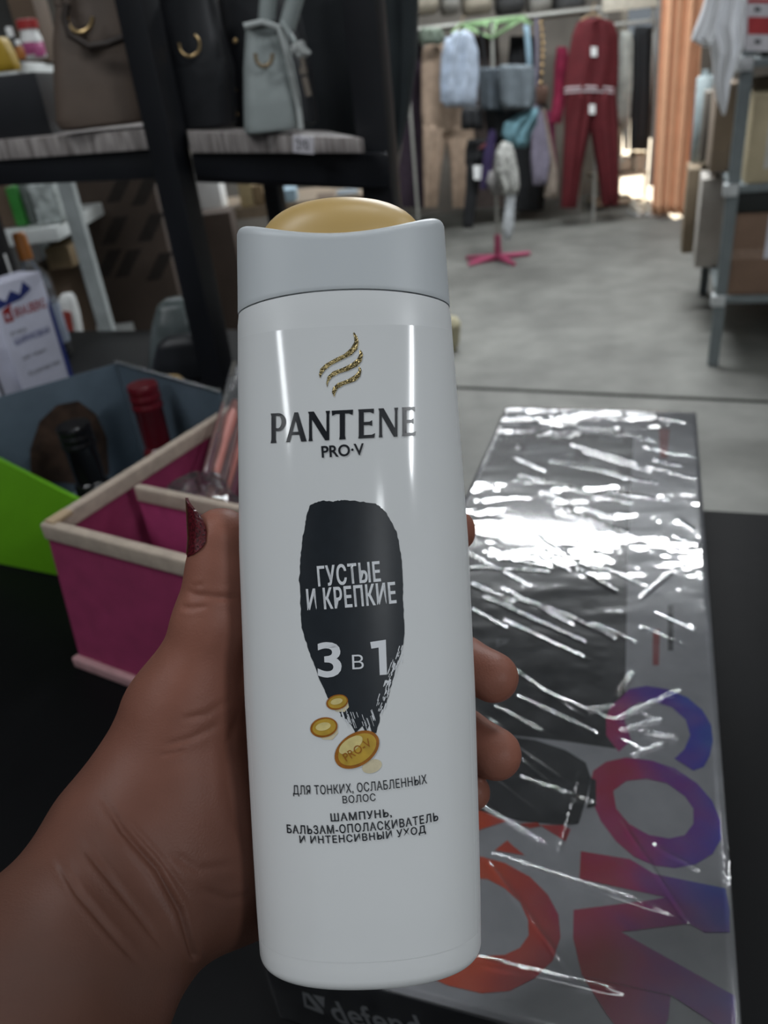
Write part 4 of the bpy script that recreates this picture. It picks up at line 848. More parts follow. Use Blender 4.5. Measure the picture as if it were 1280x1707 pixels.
pts = [on_side(u, v) for u, v in ((52, 800), (50, 750), (66, 702), (95, 675), (130, 668), (160, 690), (178, 730), (182, 790), (160, 830))]
loc = [((p - A) @ sd_, p[2]) for p in pts]; vt, ft = fill2d([loc]); vt = np.maximum(vt, [-9, .944])
mesh_obj('brown_print', [np.array([A[0], A[1], 0]) + sd_ * a + EZ * b + so * .0008 for a, b in vt], ft, mat('brown_hair_print', (.040, .022, .014, 1), .5, vary=.5, scale=60), sp_)
def pot(u, v, Y, rad, m1, m2, label, z0=.943, cat='bottle'):
    p = aty(u, v, Y); c = np.array([p[0], Y, z0]); H = p[2] - z0; q = thing('nail_polish_bottle', c, label, cat)
    G().lathe(c, [(rad * 1.0, 0), (rad * 1.05, .003), (rad * 1.05, H * .45), (rad * .8, H * .5)], 28).make('bottle_body', m1, q, smooth=True)
    G().lathe(c + EZ * H * .5, [(rad * .85, 0), (rad * .88, H * .02), (rad * .92, H * .30), (rad * 1.0, H * .31), (rad * 1.0, H * .34), (rad * .95, H * .35), (rad * .95, H * .37), (rad * 1.0, H * .38), (rad * 1.0, H * .41), (rad * .95, H * .42), (rad * .98, H * .44), (rad * 1.0, H * .48), (rad * .93, H * .5)], 28).make('cap', m2, q, smooth=True)
gblk = mat('glossy_black_cap', (.008, .008, .009, 1), .16); gred = mat('glossy_wine_cap', (.10, .008, .014, 1), .18)
pot(121, 707, .845, .0195, gblk, gblk, 'glossy black cap bottle standing in the lime green display box')
pot(236, 640, .905, .0190, gred, gred, 'wine red cap bottle standing in the display box behind the black one')

# ------------------------------------------------------------------ pink fabric organizer
felt = mat('magenta_felt', (.25, .026, .090, 1), .85, vary=.10, scale=60, bump=.2, bscale=900); trim = mat('cream_bias_tape', (.40, .33, .27, 1), .8, vary=.12, scale=90, bump=.3, bscale=700); trimp = mat('pink_bias_tape', (.42, .24, .25, 1), .8, vary=.1, scale=90, bump=.3, bscale=700)
O1 = np.array([.845, -.535, 0]); O2 = np.array([.505, .863, 0]); Q = onz(75, 878, 1.09) * [1, 1, 0]; QB = onz(137, 1108, .94) * [1, 1, 0]
t = thing('organizer', QB + O1 * .09 + O2 * .14 + EZ * .94, 'magenta felt organizer with cream edging behind the thumb', 'organizer')
ZT = 1.09; OW, OD = .20, .30
tc4 = [Q, Q + O1 * OW, Q + O1 * OW + O2 * OD, Q + O2 * OD]; bc4 = [QB, QB + O1 * (OW - .02), QB + O1 * (OW - .02) + O2 * (OD - .02), QB + O2 * (OD - .02)]
def wall_o(i, j, name):
    ctr_t = sum(tc4) / 4; ins = lambda p: p + (ctr_t - p) * .028
    a, b, c, e = bc4[i], bc4[j], tc4[j], tc4[i]
    return G().hexa([a + EZ * .945, b + EZ * .945, ins(b) + EZ * .945, ins(a) + EZ * .945], [e + EZ * ZT, c + EZ * ZT, ins(c) + EZ * ZT, ins(e) + EZ * ZT]).make(name, felt, t)
wall_o(0, 1, 'front_wall'); wall_o(1, 2, 'side_wall'); wall_o(2, 3, 'rear_wall'); wall_o(3, 0, 'side_wall')
G().hexa([p + EZ * .940 for p in bc4], [p + EZ * .947 for p in bc4]).make('base', felt, t)
def tape(a, b, h, th, m, name, z=ZT, drop=.012):
    dd = (b - a) / np.linalg.norm(b - a); n = np.array([-dd[1], dd[0], 0]) * th
    return G().hexa([a - n + EZ * (z - drop), b - n + EZ * (z - drop), b + n + EZ * (z - drop), a + n + EZ * (z - drop)], [a - n + EZ * (z + h), b - n + EZ * (z + h), b + n + EZ * (z + h), a + n + EZ * (z + h)]).make(name, m, t, bevel=.0022, seg=3)
ic = sum(tc4) / 4; sh = [p + (ic - p) * .014 for p in tc4]
tape(sh[0] - O1 * .004, sh[1], .004, .005, trim, 'edging'); tape(sh[3], sh[0], .004, .005, trim, 'edging'); tape(sh[1], sh[2], .004, .005, trim, 'edging'); tape(sh[2], sh[3], .004, .005, trim, 'edging')
tape(bc4[0] - O2 * .002 - O1 * .004, bc4[1] - O2 * .002, .012, .004, trimp, 'edging', .94, -.0005)
dv0 = onz(226, 816, ZT - .006) * [1, 1, 0]; dv1 = dv0 + O1 * .125
G().hexa([dv0 + EZ * .947, dv1 + EZ * .947, dv1 + O2 * .005 + EZ * .947, dv0 + O2 * .005 + EZ * .947], [dv0 + EZ * (ZT - .008), dv1 + EZ * (ZT - .008), dv1 + O2 * .005 + EZ * (ZT - .008), dv0 + O2 * .005 + EZ * (ZT - .008)]).make('divider', mat('bright_magenta_felt', (.36, .04, .145, 1), .85, vary=.1, scale=60), t)
tape(dv0 + O2 * .002, dv1 + O2 * .002, .004, .004, trim, 'edging', ZT - .006)
tri = onz(75, 872, ZT + .004)
# small cream corner fold
G().box(Q + O2 * .012 + O1 * .006 + EZ * (ZT + .004), (.012, .022, .004), (O1, O2, EZ)).make('corner_fold', mat('tan_tape', (.40, .30, .19, 1), .8), t, bevel=.001)
# pink make-up brushes in clear sleeves standing in the rear pocket
brush = mat('salmon_pink_plastic', (.50, .20, .17, 1), .3, vary=.08); sleeve = film_mat('clear_sleeve', 1.6, .08, .05)
for i, (u0, v0, u1, v1, w, lb) in enumerate(((352, 820, 392, 668, 8, 'pink brush in a clear sleeve nearest the bottle edge in the organizer'), (372, 830, 410, 690, 8, 'pink brush in a clear sleeve tucked behind the bottle edge'))):
    y0, y1 = .70 + .034 * i, .785 + .034 * i
    a, b = aty(u0, v0, y0), aty(u1, v1, y1); q = thing('cosmetic_brush', a, lb, 'brush', 'brushes in the organizer'); dd = (b - a) / np.linalg.norm(b - a)
    base = a - dd * ((a[2] - .949) / max(dd[2], .2)); 
    G().tube([base, a, a + (b - a) * .3, a + (b - a) * .8, b], [.004, .005, .006, .0075, .003], 14).make('brush_handle', brush, q, smooth=True)
    sw_ = np.cross(dd, np.array([0, 1, .2])); sw_ /= np.linalg.norm(sw_); g = G(); m_ = 12; rw = []
    for k in range(m_):
        p = base + (b + dd * .045 - base) * k / (m_ - 1); rw.append([p + sw_ * (.014 * math.cos(f_)) + np.array([0, -.009 * math.sin(f_) + .0015 * math.sin(k * 2.3 + f_ * 3), 0]) for f_ in np.arange(20) * 2 * math.pi / 20])
    g.rings(rw, cap=False).make('clear_sleeve', sleeve, q, smooth=True)
# crumpled clear bag in the rear pocket
t = thing('plastic_bag', aty(330, 800, .70), 'crumpled clear plastic bag lying in the rear pocket of the organizer', 'bag')
cpt = dv0 + O1 * .04 + O2 * .045 + EZ * 1.05; g = G(); rg_ = random.Random(4)
rw = [[cpt + O1 * (.038 * math.cos(a) * math.sin(f_) * (1 + .25 * math.sin(5 * a + 3 * f_))) + O2 * (.026 * math.sin(a) * math.sin(f_) * (1 + .2 * math.sin(4 * a - 5 * f_))) + EZ * (.028 * math.cos(f_) * (1 + .3 * math.sin(6 * a))) for a in np.arange(28) * 2 * math.pi / 28] for f_ in np.linspace(.08, 3.06, 16)]
g.rings(rw).make('clear_bag', sleeve, t)

# ------------------------------------------------------------------ steel shelving at the right, seen along its aisle side
SX, SY = loc20(0, 0)[:2] * 0 + np.array([1.661, 3.544])
S1 = np.array([.934, -.356, 0]); S2 = np.array([.356, .934, 0]); SAX = (S1, S2, EZ); SO = np.array([SX, SY, 0])
def sloc(x, y, z): return SO + S1 * x + S2 * y + EZ * z
rk = thing('storage_rack', sloc(.25, .66, 0), 'grey slotted steel storage rack loaded with cartons at the right', 'shelf')
def sbox(x0, x1, y0, y1, z0, z1, m, name, parent, bevel=.003): return G().box(sloc((x0 + x1) / 2, (y0 + y1) / 2, (z0 + z1) / 2), (x1 - x0, y1 - y0, z1 - z0), SAX).make(name, m, parent, bevel=bevel)
gst = mat('grey_steel', (.17, .195, .20, 1), .5, metal=.1, vary=.1, scale=15)
for x in (0, .62):
    for y in (0, 1.32):
        g = G().box(sloc(x + (.022 if x == 0 else -.022), y, .95), (.05, .004, 1.9), SAX).box(sloc(x, y + (.022 if y == 0 else -.022), .95), (.004, .05, 1.9), SAX); g.make('post', gst, rk)
ZS = (.335, .82, 1.30)
for z in ZS:
    sbox(.004, .616, .004, 1.316, z - .03, z, gst, 'shelf_board', rk, .002)
for z in ZS: G().box(sloc(.012, .012, z - .015), (.06, .06, .05), SAX).make('corner_bracket', mat('white_clip', (.5, .52, .52, 1), .5), rk, bevel=.004)
def scarton(x0, x1, y0, y1, z0, z1, m, label, part='carton_box', name='carton', group='cartons on the grey steel rack'):
    t = thing(name, sloc((x0 + x1) / 2, (y0 + y1) / 2, z0), label, 'box', group); sbox(x0, x1, y0, y1, z0, z1, m, part, t, .006); return t
sm = lambda n, c: mat(n, c, .8, vary=.10, scale=9)
c_cream = sm('cream_carton_card', (.44, .37, .24, 1)); c_br = sm('brown_carton_card', (.20, .125, .085, 1)); c_grey = sm('greyish_carton_card', (.19, .17, .145, 1)); c_tan = sm('tan_carton_card', (.24, .185, .125, 1))
t = scarton(.065, .27, .03, .40, .822, 1.17, c_cream, 'cream carton with a pale label on the middle shelf of the grey rack')
sbox(.135, .185, .0285, .0295, .88, 1.09, mat('pale_label_paper', (.47, .46, .42, 1), .7), 'paper_label', t, 0)
t = scarton(.29, .58, .04, .40, .822, 1.12, c_tan, 'tan carton at the far right of the middle rack shelf')
t = scarton(.045, .60, .03, .55, .337, .70, c_br, 'large brown taped carton with a white label on the lowest rack shelf')
sbox(.185, .32, .0285, .0295, .50, .69, mat('white_label_paper', (.56, .56, .62, 1), .6), 'paper_label', t, 0)
for k, (zz, w) in enumerate(((.66, .03), (.60, .04), (.55, .025))): sbox(.255 - w / 2, .255 + w / 2, .0280, .0284, zz, zz + .012, dark_print, 'label_print', t, 0)
sbox(.045, .60, .0294, .0299, .50, .545, mat('clear_packing_tape', (.24, .155, .11, 1), .12, coat=1.), 'packing_tape', t, 0)
blk_t = mat('black_tray_plastic', (.015, .017, .016, 1), .5)
t = scarton(.04, .60, .02, .45, .705, .787, blk_t, 'flat black tray under the middle rack shelf on the brown carton', 'tray_body', 'tray')
t = scarton(.07, .60, .03, .6, 1.302, 1.40, blk_t, 'black tray on the top shelf of the grey rack', 'tray_body', 'tray')
t = scarton(-.06, .40, .46, .88, .822, 1.20, sm('dull_brown_card', (.30, .235, .18, 1)), 'dull brown carton behind the near post on the middle rack shelf')
t = scarton(-.09, .40, .90, 1.12, .822, 1.15, c_grey, 'greyish carton at the far end of the middle rack shelf')
t = scarton(-.08, .40, .58, .90, .337, .775, sm('light_grey_card', (.46, .43, .39, 1)), 'light greyish carton behind the near post on the lowest rack shelf')
t = scarton(-.14, .40, .93, 1.28, .337, .78, c_tan, 'tan carton at the far end of the lowest rack shelf')
p = sloc(.10, 1.1, 1.30); t = thing('film_roll', sloc(-.085, 1.215, .782), 'upright pale blue-white film roll at the far end of the grey rack', 'roll')
G().lathe(sloc(-.085, 1.215, .782), [(.04, .0), (.045, .005), (.045, .425), (.04, .43)], 24).lathe(sloc(-.085, 1.215, 1.212), [(.02, 0), (.02, .03)], 16).make('roll_body', mat('pale_film_roll', (.36, .42, .43, 1), .4), t, smooth=True)
for k, (y, zz, dx) in enumerate(((.62, 1.303, 0), (.86, 1.303, .02))):
    t = scarton(.04 + dx, .5, y, y + .2, zz, zz + .09, blk_t, ('dark low box behind the hanging white cloth on top of the rack', 'dark low box at the far end of the rack top')[k], 'box_body', 'low_box')
# price list sheets clipped to the rack top
post_y = 3.28
t = thing('price_poster', aty(1265, 90, post_y), 'red and white price poster at the top right corner on the rack', 'sign')
def poly_y(name, pts, Y, th, m, parent): 
    a = [aty(u, v, Y) for u, v in pts]; return G().hexa([a[3], a[2], a[2] + np.array([0, th, 0]), a[3] + np.array([0, th, 0])], [a[0], a[1], a[1] + np.array([0, th, 0]), a[0] + np.array([0, th, 0])]).make(name, m, parent)
whp = mat('white_poster_paper', (.52, .50, .53, 1), .5); rdp = mat('red_poster_print', (.36, .03, .035, 1), .5)
poly_y('poster_sheet', ((1246, -70), (1345, -72), (1335, 88), (1242, 84)), post_y, .004, whp, t)
for a, b in ((-40, -22), (-2, 5), (28, 57)): poly_y('red_band', ((1247, a), (1343, a + 1), (1342, b + 1), (1246, b)), post_y - .0015, .001, rdp, t)
for v in (16, 70): poly_y('small_print', ((1258, v - 4), (1268, v - 4), (1268, v + 3), (1258, v + 3)), post_y - .0015, .001, dim_print, t)
# white cloth hanging off the rack corner
wc = mat('white_thin_cloth', (.90, .91, .94, 1), .8, vary=.04, scale=12)
t = thing('white_cloth', aty(1205, 190, 3.25), 'thin white cloth hanging in folds from the corner of the grey rack', 'cloth')
G().drape([(-70, 1190, 1245), (0, 1186, 1244), (45, 1178, 1241), (75, 1186, 1239), (100, 1190, 1230), (140, 1191, 1216), (165, 1195, 1213), (192, 1204, 1208)], 3.30, .05, 3, .35, seed=8).make('cloth', wc, t, smooth=True)
G().drape([(-20, 1182, 1206), (20, 1170, 1200), (50, 1158, 1193), (66, 1153, 1187), (78, 1172, 1183)], 3.27, .03, 2, .35, seed=9).make('cloth_corner', wc, t, smooth=True)

# ------------------------------------------------------------------ clothes stall at the far end
YF = 7.5
pale_steel = mat('pale_rail_steel', (.36, .36, .33, 1), .45, metal=.2, vary=.08)
rr1 = thing('clothes_rack', aty(880, 372, YF), 'wide pale steel clothes rack with a shelf on top at the far end', 'rack')
def bar(rootv, name, pts, r, m=pale_steel, Y=YF): return G().tube([aty(u, v, y) for u, v, y in pts], r, 10).make(name, m, rootv, smooth=True)
zr = aty(880, 28, YF)[2]
xl_, xr_ = aty(672, 25, YF)[0], aty(1000, 25, YF)[0]
G().tube([(xl_, YF, zr), (xr_, YF, zr)], .016).make('top_rail', pale_steel, rr1, smooth=True); G().tube([(xl_, YF + .5, zr), (xr_, YF + .5, zr)], .016).make('top_rail', pale_steel, rr1, smooth=True)
for x in (xl_, xr_):
    for y in (YF, YF + .5): G().tube([(x, y, 0), (x, y, zr)], .014).make('post', pale_steel, rr1, smooth=True)
    G().tube([(x, YF, zr), (x, YF + .5, zr)], .014).make('cross_bar', pale_steel, rr1, smooth=True)
G().box(((xl_ + xr_) / 2, YF + .25, zr + .02), (xr_ - xl_, .52, .012)).make('top_shelf', mat('shelf_mesh', (.20, .19, .17, 1), .7), rr1)
bund = [mat('beige_bundle', (.26, .23, .18, 1), .85, vary=.25, scale=9), mat('stone_bundle', (.20, .19, .17, 1), .85, vary=.3, scale=9), mat('dark_bundle', (.035, .035, .035, 1), .85), mat('ivory_bundle', (.50, .46, .38, 1), .8)]
for k, (u0, u1, m, lb) in enumerate(((690, 735, 0, 'beige bundle on the rack shelf nearest the dark coat'), (738, 770, 1, 'stone bundle second along the rack shelf'), (775, 825, 0, 'wide beige bundle above the green hanger ring'), (832, 880, 2, 'dark bundle on the rack shelf above the grey bag'), (886, 925, 1, 'stone bundle right of the dark bundle'), (930, 982, 2, 'dark bundle above the red tracksuit'))):
    t = thing('cloth_bundle', aty((u0 + u1) / 2, 12, YF + .15), lb, 'bundle', 'bundles on the clothes rack shelf'); bag_body([(-50, u0 + 14, u1 - 14, .2), (-46, u0 + 5, u1 - 5, .6), (-38, u0 + 1, u1 - 1, .9), (10, u0, u1, 1), (22, u0 + 3, u1 - 3, .8)], YF + .08, .34, 'bundle', bund[m], t, 3, zmin=zr + .03)
def hanger(parent, u, v, Y, w):
    G().tube([aty(u - w, v + 12, Y), aty(u, v, Y), aty(u + w, v + 12, Y)], .007).tube([aty(u, v, Y), aty(u, v - 12, Y), aty(u + 4, v - 18, Y)], .004).make('hanger', mat('light_wood', (.35, .25, .14, 1), .5), parent, smooth=True)
def garment(name, label, cat, u, vb, Y, parts, m, group=None, hang=None, seed=0, th=.07):
    t = thing(name, aty(u, vb, Y), label, cat, group)
    for k, (pn, rows, mm) in enumerate(parts): G().drape(rows, Y - .004 * k, th, 3, .22, seed=seed + k).make(pn, mm or m, t, smooth=True)
    if hang: hanger(t, hang[0], hang[1], Y, hang[2])
    return t
clm = lambda n, c, v=.18: mat(n, c, .85, vary=v, scale=16)
beige = clm('camel_knit', (.36, .265, .195, 1))
garment('tracksuit', 'camel beige tracksuit with wide trousers hanging left of the pale blue jacket', 'clothing', 745, 345, 7.46, (('jacket', [(72, 712, 742), (84, 704, 760), (110, 702, 776), (190, 702, 774), (208, 704, 782), (226, 706, 788)], None), ('trouser_leg', [(205, 704, 747), (235, 704, 744), (275, 705, 736), (345, 707, 729)], None), ('trouser_leg', [(205, 742, 790), (235, 744, 791), (270, 750, 783), (345, 754, 775)], None)), beige, None, (728, 62, 18), 11)
pblue = clm('pale_blue_denim', (.37, .43, .52, 1), .25)
garment('puffer_jacket', 'pale blue-white jacket hanging in front of the camel tracksuit', 'jacket', 768, 178, 7.2, (('jacket_body', [(50, 762, 778), (58, 752, 788), (85, 740, 797), (130, 737, 799), (150, 736, 796), (178, 741, 794)], None), ('sleeve', [(62, 742, 760), (95, 735, 754), (135, 733, 750), (170, 734, 748)], None)), pblue, None, (770, 44, 14), 13, .09)
g_ = garment('baseball_cap', 'green-grey cap hanging above the camel tracksuit', 'cap', 715, 75, 7.3, (('cap_crown', [(46, 702, 735), (60, 698, 742), (74, 700, 738)], None),), clm('khaki_cotton', (.13, .16, .125, 1)), None, None, 12)
bl_g = clm('black_jersey', (.014, .015, .017, 1)); gy_g = clm('grey_denim', (.105, .125, .14, 1)); gy_d = clm('dark_grey_denim', (.055, .068, .08, 1))
# pink-footed display stand with hooks and its goods
YS = 6.33
st = thing('display_stand', onz(830, 437, 0), 'tall display stand on a pink star-shaped foot with a pale green hook ring', 'stand')
sb = onz(830, 434, 0); pinkm = mat('pink_enamel', (.42, .07, .15, 1), .45); mint = mat('mint_enamel', (.25, .42, .20, 1), .5)
for a in (0.15, 1.35, 2.6, 3.5, 5.0): G().tube([sb + EZ * .03, sb + np.array([math.cos(a) * .27, math.sin(a) * .27, .018])], [.024, .016]).make('foot', pinkm, st, smooth=True)
G().tube([sb + EZ * .02, sb + EZ * .20], [.03, .024]).make('pole_collar', pinkm, st, smooth=True)
zt_ = aty(840, 34, sb[1])[2]; G().tube([sb + EZ * .15, sb * [1, 1, 0] + EZ * zt_], .013).make('pole', pale_steel, st, smooth=True)
cz = sb * [1, 1, 0] + EZ * zt_
G().tube([cz + np.array([.24 * math.cos(a), .24 * math.sin(a), 0]) for a in np.arange(24) * 2 * math.pi / 24], .009, closed=True).make('hook_ring', mint, st, smooth=True)
for a in np.arange(6) * math.pi / 3 + .2: G().tube([cz + EZ * -.10, cz + np.array([.24 * math.cos(a), .24 * math.sin(a), 0]), cz + np.array([.30 * math.cos(a), .30 * math.sin(a), -.04])], .007).make('hook_arm', mint, st, smooth=True)
garment('shoulder_bag', 'dark grey denim bag hanging on the stand, left half of the pair', 'bag', 815, 180, 6.12, (('bag_body', [(112, 800, 834), (122, 798, 836), (176, 800, 838), (184, 803, 836)], None), ('strap', [(44, 797, 803), (80, 802, 808), (114, 806, 812)], bl_g)), gy_d, None, None, 21)
garment('shoulder_bag', 'wide mid-grey denim bag with a pale blue strap hanging on the stand', 'bag', 862, 180, 5.98, (('bag_body', [(108, 834, 888), (120, 832, 892), (172, 834, 891), (180, 838, 888)], None), ('strap', [(42, 872, 882), (75, 875, 885), (112, 878, 887)], clm('pale_blue_strap', (.25, .36, .43, 1)))), gy_g, None, None, 23)
garment('black_pouch', 'black pouch hanging beneath the dark grey denim bag', 'bag', 785, 218, 6.2, (('pouch_body', [(178, 772, 800), (190, 768, 806), (216, 769, 806)], None),), bl_g, None, None, 25)
garment('black_bag', 'broad black bag hanging under the mid-grey denim bag', 'bag', 845, 245, 6.18, (('bag_body', [(176, 806, 890), (200, 808, 892), (240, 815, 880)], None),), bl_g, None, None, 26)
garment('teal_bag', 'teal cloth bag hanging below the grey denim bags', 'bag', 865, 245, 6.02, (('bag_body', [(180, 884, 898), (205, 840, 895), (225, 836, 884), (246, 848, 878)], None),), clm('teal_cotton', (.10, .20, .235, 1)), None, None, 27)
t = garment('black_trousers', 'black trousers with a white paper tag hanging left of the pink-footed stand', 'trousers', 788, 380, 6.3, (('waist', [(232, 780, 818), (246, 776, 818), (275, 775, 812)], None), ('trouser_leg', [(262, 778, 806), (320, 776, 796), (372, 771, 790), (380, 772, 788)], None)), bl_g, None, None, 28)
poly_y('paper_tag', ((789, 276), (808, 276), (806, 300), (790, 299)), 6.20, .003, plw, t)
garment('purple_scarf', 'dark purple scarf hanging between the black trousers and the pale cap', 'scarf', 815, 300, 6.14, (('scarf_cloth', [(215, 816, 828), (255, 806, 824), (315, 800, 815)], None),), clm('dark_purple_cloth', (.035, .022, .075, 1)), None, None, 29)
garment('red_strap', 'thin dull red strap hanging beside the purple scarf', 'strap', 815, 250, 6.16, (('strap_cloth', [(205, 822, 828), (235, 812, 820), (248, 796, 812)], None),), clm('dull_red_cloth', (.12, .03, .035, 1)), None, None, 30, .02)
scm = mat('grey_patterned_scarf', (.34, .34, .32, 1), .85, vary=.6, scale=38)
garment('scarf', 'white and grey patterned scarf hanging in a long narrow tail from the stand', 'scarf', 848, 400, 6.0, (('scarf_cloth', [(236, 836, 852), (255, 826, 858), (285, 824, 864), (310, 832, 866), (325, 838, 862)], None), ('scarf_tail', [(300, 842, 862), (340, 842, 858), (380, 838, 856), (400, 841, 850)], mat('white_patterned_cloth', (.46, .48, .50, 1), .85, vary=.4, scale=45))), scm, None, None, 31)
garment('baseball_cap', 'pale grey cap hanging left of the patterned scarf', 'cap', 822, 325, 6.12, (('cap_crown', [(285, 812, 830), (305, 809, 836), (325, 822, 842)], None),), clm('pale_grey_cotton', (.25, .24, .235, 1)), None, None, 33)
t = thing('bead_necklace', aty(905, 145, 7.36), 'string of gold beads hanging at the right of the stand', 'necklace')
for k, (u, v) in enumerate(((901, 38), (903, 48), (904, 60), (905, 72), (905, 84), (905, 95), (904, 108), (903, 122), (901, 138))): G().lathe(aty(u, v, 7.36) - EZ * .014, [(.002, 0), (.012, .004), (.016, .014), (.012, .024), (.002, .028)], 12).make('bead', brass, t, smooth=True)
G().tube([aty(901, 30, 7.36), aty(905, 84, 7.36), aty(901, 140, 7.36)], .003).make('thread', brass, t, smooth=True)
garment('brown_bag', 'small brown bag hanging between the grey bags and the red tracksuit', 'bag', 903, 176, 7.4, (('bag_body', [(142, 894, 912), (155, 893, 914), (174, 894, 910)], None), ('strap', [(30, 901, 904), (145, 900, 903)], None)), clm('chestnut_leather', (.10, .055, .04, 1)), None, None, 34)
garment('lilac_shirt', 'pale lilac shirt hanging behind the stand, left of the red trousers', 'clothing', 900, 310, 7.47, (('shirt_cloth', [(175, 890, 902), (215, 886, 910), (265, 884, 918), (308, 888, 912)], None), ('shoulder_strap', [(30, 892, 897), (178, 892, 897)], None)), clm('lilac_cotton', (.22, .20, .26, 1)), None, None, 35)
garment('cream_shirt', 'cream shirt hanging slanted between the lilac shirt and the red trousers', 'clothing', 925, 330, 7.56, (('shirt_cloth', [(180, 896, 908), (230, 904, 918), (290, 912, 930), (328, 906, 930)], None),), clm('cream_cotton', (.36, .30, .25, 1)), None, None, 36)
garment('crimson_top', 'crimson top hanging just behind the left side of the red tracksuit', 'clothing', 935, 200, 7.7, (('top_cloth', [(78, 928, 945), (110, 924, 948), (160, 922, 942), (205, 916, 936)], None),), clm('crimson_cotton', (.30, .025, .07, 1)), None, None, 37)
garment('magenta_skirt', 'magenta skirt under the crimson top', 'clothing', 925, 290, 7.75, (('skirt_cloth', [(185, 900, 925), (240, 910, 925), (300, 922, 932)], None),), clm('magenta_cotton', (.18, .03, .075, 1)), None, None, 38)
garment('black_coat', 'dark coat hanging in the gap behind the lilac shirt', 'clothing', 880, 345, 7.9, (('coat_cloth', [(60, 850, 890), (120, 845, 900), (240, 850, 925), (350, 858, 905)], None),), bl_g, None, None, 39)
garment('brown_coat', 'dark brown coat hanging behind the black trousers', 'clothing', 800, 350, 7.95, (('coat_cloth', [(60, 785, 830), (200, 780, 840), (345, 790, 840)], None),), clm('dark_brown_wool', (.06, .045, .04, 1)), None, None, 40)
garment('plum_coat', 'plum coat hanging between the slate coat and the camel tracksuit', 'clothing', 690, 340, 7.85, (('coat_cloth', [(45, 684, 700), (140, 680, 712), (240, 670, 714), (345, 655, 712)], None),), clm('plum_wool', (.035, .022, .035, 1)), None, None, 41)
# the red tracksuit in front
redc = clm('wine_red_velour', (.095, .008, .012, 1), .12); YR = 7.40
t = garment('tracksuit', 'wine red tracksuit with a white striped jacket hem hanging at the rack end', 'clothing', 985, 345, YR, (('jacket', [(30, 976, 1004), (38, 962, 1022), (58, 954, 1030), (100, 946, 1031), (140, 940, 1030), (154, 938, 1027)], None), ('trouser_leg', [(146, 941, 990), (180, 941, 992), (215, 941, 984), (280, 938, 970), (346, 935, 961)], None), ('trouser_leg', [(146, 984, 1026), (180, 980, 1029), (215, 983, 1031), (280, 995, 1031), (342, 1003, 1031)], None)), redc, None, (988, 22, 20), 45, .09)
ws_ = mat('white_stripe', (.48, .40, .42, 1), .8)
for dv in (0, 7):
    top_ = [(u, 148 - 3 * math.sin((u - 938) / 86 * 3.1) + dv) for u in np.linspace(941, 1022, 12)]; G().tube([aty(u, v, YR - .085) for u, v in top_], .0085, 8).make('hem_stripe', ws_, t, smooth=True)
for (u, v) in ((990, 86), (987, 182)): poly_y('paper_tag', ((u - 5, v - 8), (u + 5, v - 8), (u + 5, v + 8), (u - 5, v + 8)), YR - .105, .003, plw, t)
# second rail with pale and black clothes beside the doorway
r2 = thing('clothes_rack', aty(1060, 350, 8.2), 'white clothes rail with a low shelf between the red tracksuit and the orange curtain', 'rack')
Y2 = 8.15; z2_ = aty(1050, 38, Y2)[2]; xa, xb = aty(1000, 38, Y2)[0], aty(1092, 38, Y2)[0]; whs = mat('white_rail', (.5, .5, .47, 1), .4)
G().tube([(xa, Y2, z2_), (xb, Y2, z2_)], .016).make('top_rail', whs, r2, smooth=True)
for x in (xa, xb): G().tube([(x, Y2, 0), (x, Y2, z2_)], .015).make('post', whs, r2, smooth=True)
zl = aty(1045, 288, Y2)[2]; zl2 = aty(1045, 345, Y2)[2]
for z in (zl, zl2): G().box(((xa + xb) / 2, Y2 + .12, max(z, .06) - .015), (xb - xa, .36, .03)).make('low_shelf', mat('cream_board', (.40, .35, .27, 1), .6), r2)
garment('white_blouse', 'long pale blouse hanging right beside the red tracksuit', 'clothing', 1042, 212, 8.1, (('blouse_cloth', [(52, 1034, 1052), (70, 1032, 1055), (140, 1030, 1054), (195, 1027, 1050), (212, 1032, 1046)], None), ('blouse_sleeve', [(190, 1036, 1050), (250, 1040, 1048)], None)), clm('pale_blouse', (.36, .37, .34, 1)), None, None, 47)
garment('black_dress', 'black dress hanging between the pale blouse and the orange curtain', 'clothing', 1066, 250, 8.12, (('dress_cloth', [(44, 1058, 1078), (70, 1054, 1084), (180, 1051, 1084), (250, 1050, 1080)], None),), bl_g, None, None, 48)
garment('striped_shirt', 'thin dark shirt hanging at the end of the white rail', 'clothing', 1086, 210, 8.32, (('shirt_cloth', [(44, 1080, 1092), (120, 1079, 1092), (230, 1076, 1090)], None),), clm('charcoal_shirt', (.05, .05, .055, 1)), None, None, 49)
ivory = bund[3]
t = thing('header_board', aty(1050, 20, Y2 - .05), 'cream board fixed across the top of the white rail beside the curtain', 'board')
a_, b_, c_ = aty(1004, 21, Y2 - .06), aty(1096, 18, Y2 - .06), aty(1050, -60, Y2 - .06)
G().box(((a_[0] + b_[0]) / 2, Y2 - .05, (a_[2] + c_[2]) / 2), (b_[0] - a_[0], .03, c_[2] - a_[2])).make('board_panel', mat('cream_header', (.62, .58, .48, 1), .6), t, bevel=.004)
for x_ in (a_[0] + .03, b_[0] - .03): G().box((x_, Y2 - .04, (a_[2] + z2_) / 2), (.03, .02, abs(a_[2] - z2_) + .06)).make('bracket', pale_steel, t)
